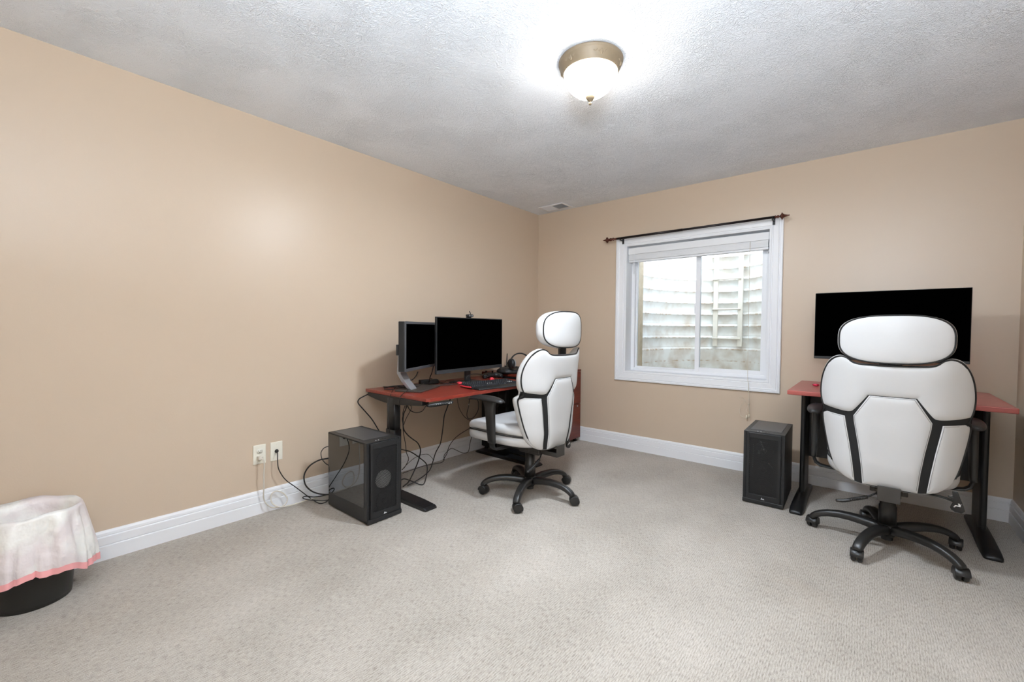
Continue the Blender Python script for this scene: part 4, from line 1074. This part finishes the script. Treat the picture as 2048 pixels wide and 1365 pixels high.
b.grid(band).build('drawstring_band', M['pink'], lin_)
# ------------------------------------------------------------------ window well outside
wm = bpy.data.materials.new('galvanised_corrugated_steel'); wm.use_nodes = True
nt = wm.node_tree; bb = nt.nodes['Principled BSDF']; L = nt.links
bb.inputs['Roughness'].default_value = .45; bb.inputs['Metallic'].default_value = .15
g = nt.nodes.new('ShaderNodeNewGeometry'); sp = nt.nodes.new('ShaderNodeSeparateXYZ'); L.new(g.outputs['Position'], sp.inputs[0])
n1 = nt.nodes.new('ShaderNodeTexNoise'); n1.inputs['Scale'].default_value = 7; n1.inputs['Detail'].default_value = 6; L.new(g.outputs['Position'], n1.inputs['Vector'])
mr = nt.nodes.new('ShaderNodeMapRange'); mr.inputs['From Min'].default_value = 1.45; mr.inputs['From Max'].default_value = .65; mr.inputs['To Max'].default_value = 1
L.new(sp.outputs['Z'], mr.inputs['Value'])
mm = nt.nodes.new('ShaderNodeMath'); mm.operation = 'MULTIPLY_ADD'; L.new(n1.outputs['Fac'], mm.inputs[0]); mm.inputs[1].default_value = 2.0; mm.inputs[2].default_value = -.95
m3_ = nt.nodes.new('ShaderNodeMath'); m3_.operation = 'MULTIPLY_ADD'; L.new(mr.outputs[0], m3_.inputs[0]); m3_.inputs[1].default_value = .30; L.new(mm.outputs[0], m3_.inputs[2])
# grime caught on the ledges of the corrugation, in broken runs
z1_ = nt.nodes.new('ShaderNodeMath'); z1_.operation = 'MULTIPLY_ADD'; L.new(sp.outputs['Z'], z1_.inputs[0]); z1_.inputs[1].default_value = 1/.1285; z1_.inputs[2].default_value = -.95/.1285+.04
z2_ = nt.nodes.new('ShaderNodeMath'); z2_.operation = 'FRACT'; L.new(z1_.outputs[0], z2_.inputs[0])
z3_ = nt.nodes.new('ShaderNodeMapRange'); z3_.inputs['From Min'].default_value = .16; z3_.inputs['From Max'].default_value = .0; L.new(z2_.outputs[0], z3_.inputs['Value'])
n2 = nt.nodes.new('ShaderNodeTexNoise'); n2.inputs['Scale'].default_value = 22; n2.inputs['Detail'].default_value = 5; L.new(g.outputs['Position'], n2.inputs['Vector'])
z4_ = nt.nodes.new('ShaderNodeMapRange'); z4_.inputs['From Min'].default_value = .46; z4_.inputs['From Max'].default_value = .66; L.new(n2.outputs['Fac'], z4_.inputs['Value'])
z5_ = nt.nodes.new('ShaderNodeMath'); z5_.operation = 'MULTIPLY'; L.new(z3_.outputs[0], z5_.inputs[0]); L.new(z4_.outputs[0], z5_.inputs[1])
z6_ = nt.nodes.new('ShaderNodeMath'); z6_.operation = 'MULTIPLY_ADD'; L.new(z5_.outputs[0], z6_.inputs[0]); z6_.inputs[1].default_value = 1.1
cl0 = nt.nodes.new('ShaderNodeClamp'); L.new(m3_.outputs[0], cl0.inputs['Value']); L.new(cl0.outputs[0], z6_.inputs[2])
cl = nt.nodes.new('ShaderNodeClamp'); L.new(z6_.outputs[0], cl.inputs['Value'])
rp = nt.nodes.new('ShaderNodeMix'); rp.data_type = 'RGBA'; rp.inputs[6].default_value = lin((224,223,219)); rp.inputs[7].default_value = lin((176,152,126))
L.new(cl.outputs[0], rp.inputs[0]); L.new(rp.outputs[2], bb.inputs['Base Color'])
WCX, WCY, WR = 1.700, .22, 1.0
rows = []; nz = 330; z0, z1 = .62, 2.25
for i in range(nz+1):
    z = z0+(z1-z0)*i/nz; ph_ = (z-.95)/.1285
    d = .011*(abs(math.sin(PI*ph_))**.7*2-1)+.0045*math.exp(-(((ph_-.16) % 1.0)/.05)**2) if z > .95 else -.008
    row = []
    for k in range(61):
        a = PI*k/60; r = WR+d
        row.append((WCX+(.615+.615*(r-WR))*math.cos(a), WCY+(1.08+(r-WR))*math.sin(a), z))
    row = [(WCX+.62, .20, z)]+row+[(WCX-.62, .20, z)]
    rows.append(row)
struct(MB().grid(rows).build('trim_2', wm)); bpy.data.objects['trim_2']['label'] = 'corrugated metal window well'
fl_ = mat('dirty_well_flange', (168,150,124), .8, bump=(40,.5,.004), var=(18,.3))
MB().box(1.068,1.100,.205,.32,.64,2.2).box(2.30,2.33,.205,.32,.64,2.2).build('flange', fl_, bpy.data.objects['trim_2'])
gm = mat('window_well_gravel', (190,180,165), .9, bump=(60,.8,.02), var=(30,.25))
MB_ = MB().add([(WCX+.62*math.cos(PI*k/30), .2+1.11*math.sin(PI*k/30), .64) for k in range(31)], [tuple(range(31))])
go = MB_.build('gravel', gm); tag(go, 'pale gravel bed at the bottom of the window well', 'gravel', kind='stuff')
ld = thing('escape_ladder', 'white metal ladder hooked on the corrugated window well', 'ladder', (1.682,1.245,0))
lm = mat('white_painted_ladder', (222,214,202), .5, var=(12,.06))
for x in (-.125,.125):
    MB().box(x-.024,x+.024,-.014,.010,.985,2.3).build('rail', lm, ld, .003)
for z in (1.072,1.395,1.728,2.05):
    MB().tube([(-.155,-.022,z),(.13,-.022,z)], .0095, 8).build('rung', lm, ld)
outer = mat('exterior_concrete', (190,186,180), .9)
struct(MB().box(-1.5,WX0-.001,T,T+.06,0,3.0).box(WX1+.001,4.8,T,T+.06,0,3.0).box(WX0,WX1,T,T+.06,0,WZ0-.001).box(WX0,WX1,T,T+.06,WZ1+.001,3.0).build('trim_3', outer))
gl = mat('lawn_soil', (120,118,92), .95)
b = MB(); inn = [(WCX+.64*math.cos(PI*k/40), WCY+1.11*math.sin(PI*k/40)) for k in range(41)]
outp = [(WCX+9*math.cos(PI*k/40), WCY+9*math.sin(PI*k/40)) for k in range(41)]
b.add([(x,y,2.2) for x,y in inn]+[(x,y,2.2) for x,y in outp], [(k,k+1,42+k,41+k) for k in range(40)])
lw = b.build('ground_outside', gl); tag(lw, 'soil and lawn around the window well', 'ground', kind='stuff')

# ------------------------------------------------------------------ light
w = bpy.data.worlds.new('sky'); sc.world = w; w.use_nodes = True
nt = w.node_tree; bg = nt.nodes['Background']
st = nt.nodes.new('ShaderNodeTexSky'); st.sky_type = 'NISHITA'; st.sun_disc = False; st.sun_elevation = math.radians(42); st.sun_rotation = math.radians(120)
st.air_density = 1.0; st.dust_density = .6
hs_ = nt.nodes.new('ShaderNodeHueSaturation'); hs_.inputs['Saturation'].default_value = .5
nt.links.new(st.outputs['Color'], hs_.inputs['Color']); nt.links.new(hs_.outputs['Color'], bg.inputs['Color']); bg.inputs['Strength'].default_value = SKY
al = bpy.data.lights.new('window_portal', 'AREA'); al.shape = 'RECTANGLE'; al.size = WX1-WX0-.1; al.size_y = WZ1-WZ0-.1
al.cycles.is_portal = True
ao = bpy.data.objects.new('window_portal', al); C.objects.link(ao); ao.location = ((WX0+WX1)/2, .20, (WZ0+WZ1)/2); ao.rotation_euler = (-PI/2,0,0)
if DOWN:  # unseen disc added below the bowl to strengthen the lamp's downward light
    dl = bpy.data.lights.new('added_lamp_downlight', 'AREA'); dl.shape = 'DISK'; dl.size = .20; dl.energy = DOWN; dl.color = (.78,.885,1)
    do_ = bpy.data.objects.new('added_lamp_downlight', dl); C.objects.link(do_); do_.location = (LX, LY, H_-.212)
if FILL:
    # unseen fill added behind the viewer, aimed up to bounce off the ceiling
    fl = bpy.data.lights.new('added_bounce_fill', 'AREA'); fl.shape = 'DISK'; fl.size = .6; fl.energy = FILL; fl.color = (.74,.87,1.0)
    fo = bpy.data.objects.new('added_bounce_fill', fl); C.objects.link(fo); fo.location = (3.05,-4.10,1.66); fo.rotation_euler = Vector((-.06,.27,1)).to_track_quat('-Z','Y').to_euler()
vs_ = sc.view_settings; vs_.view_transform = 'Standard'; vs_.look = 'None'; vs_.gamma = 1; vs_.use_curve_mapping = False; vs_.exposure = EXPO
sc.display_settings.display_device = 'sRGB'
sc.cycles.max_bounces = 10; sc.cycles.diffuse_bounces = 6; sc.cycles.glossy_bounces = 4; sc.cycles.transparent_max_bounces = 16
sc.cycles.caustics_reflective = False; sc.cycles.caustics_refractive = False
try: sc.cycles.use_denoising = True
except Exception: pass
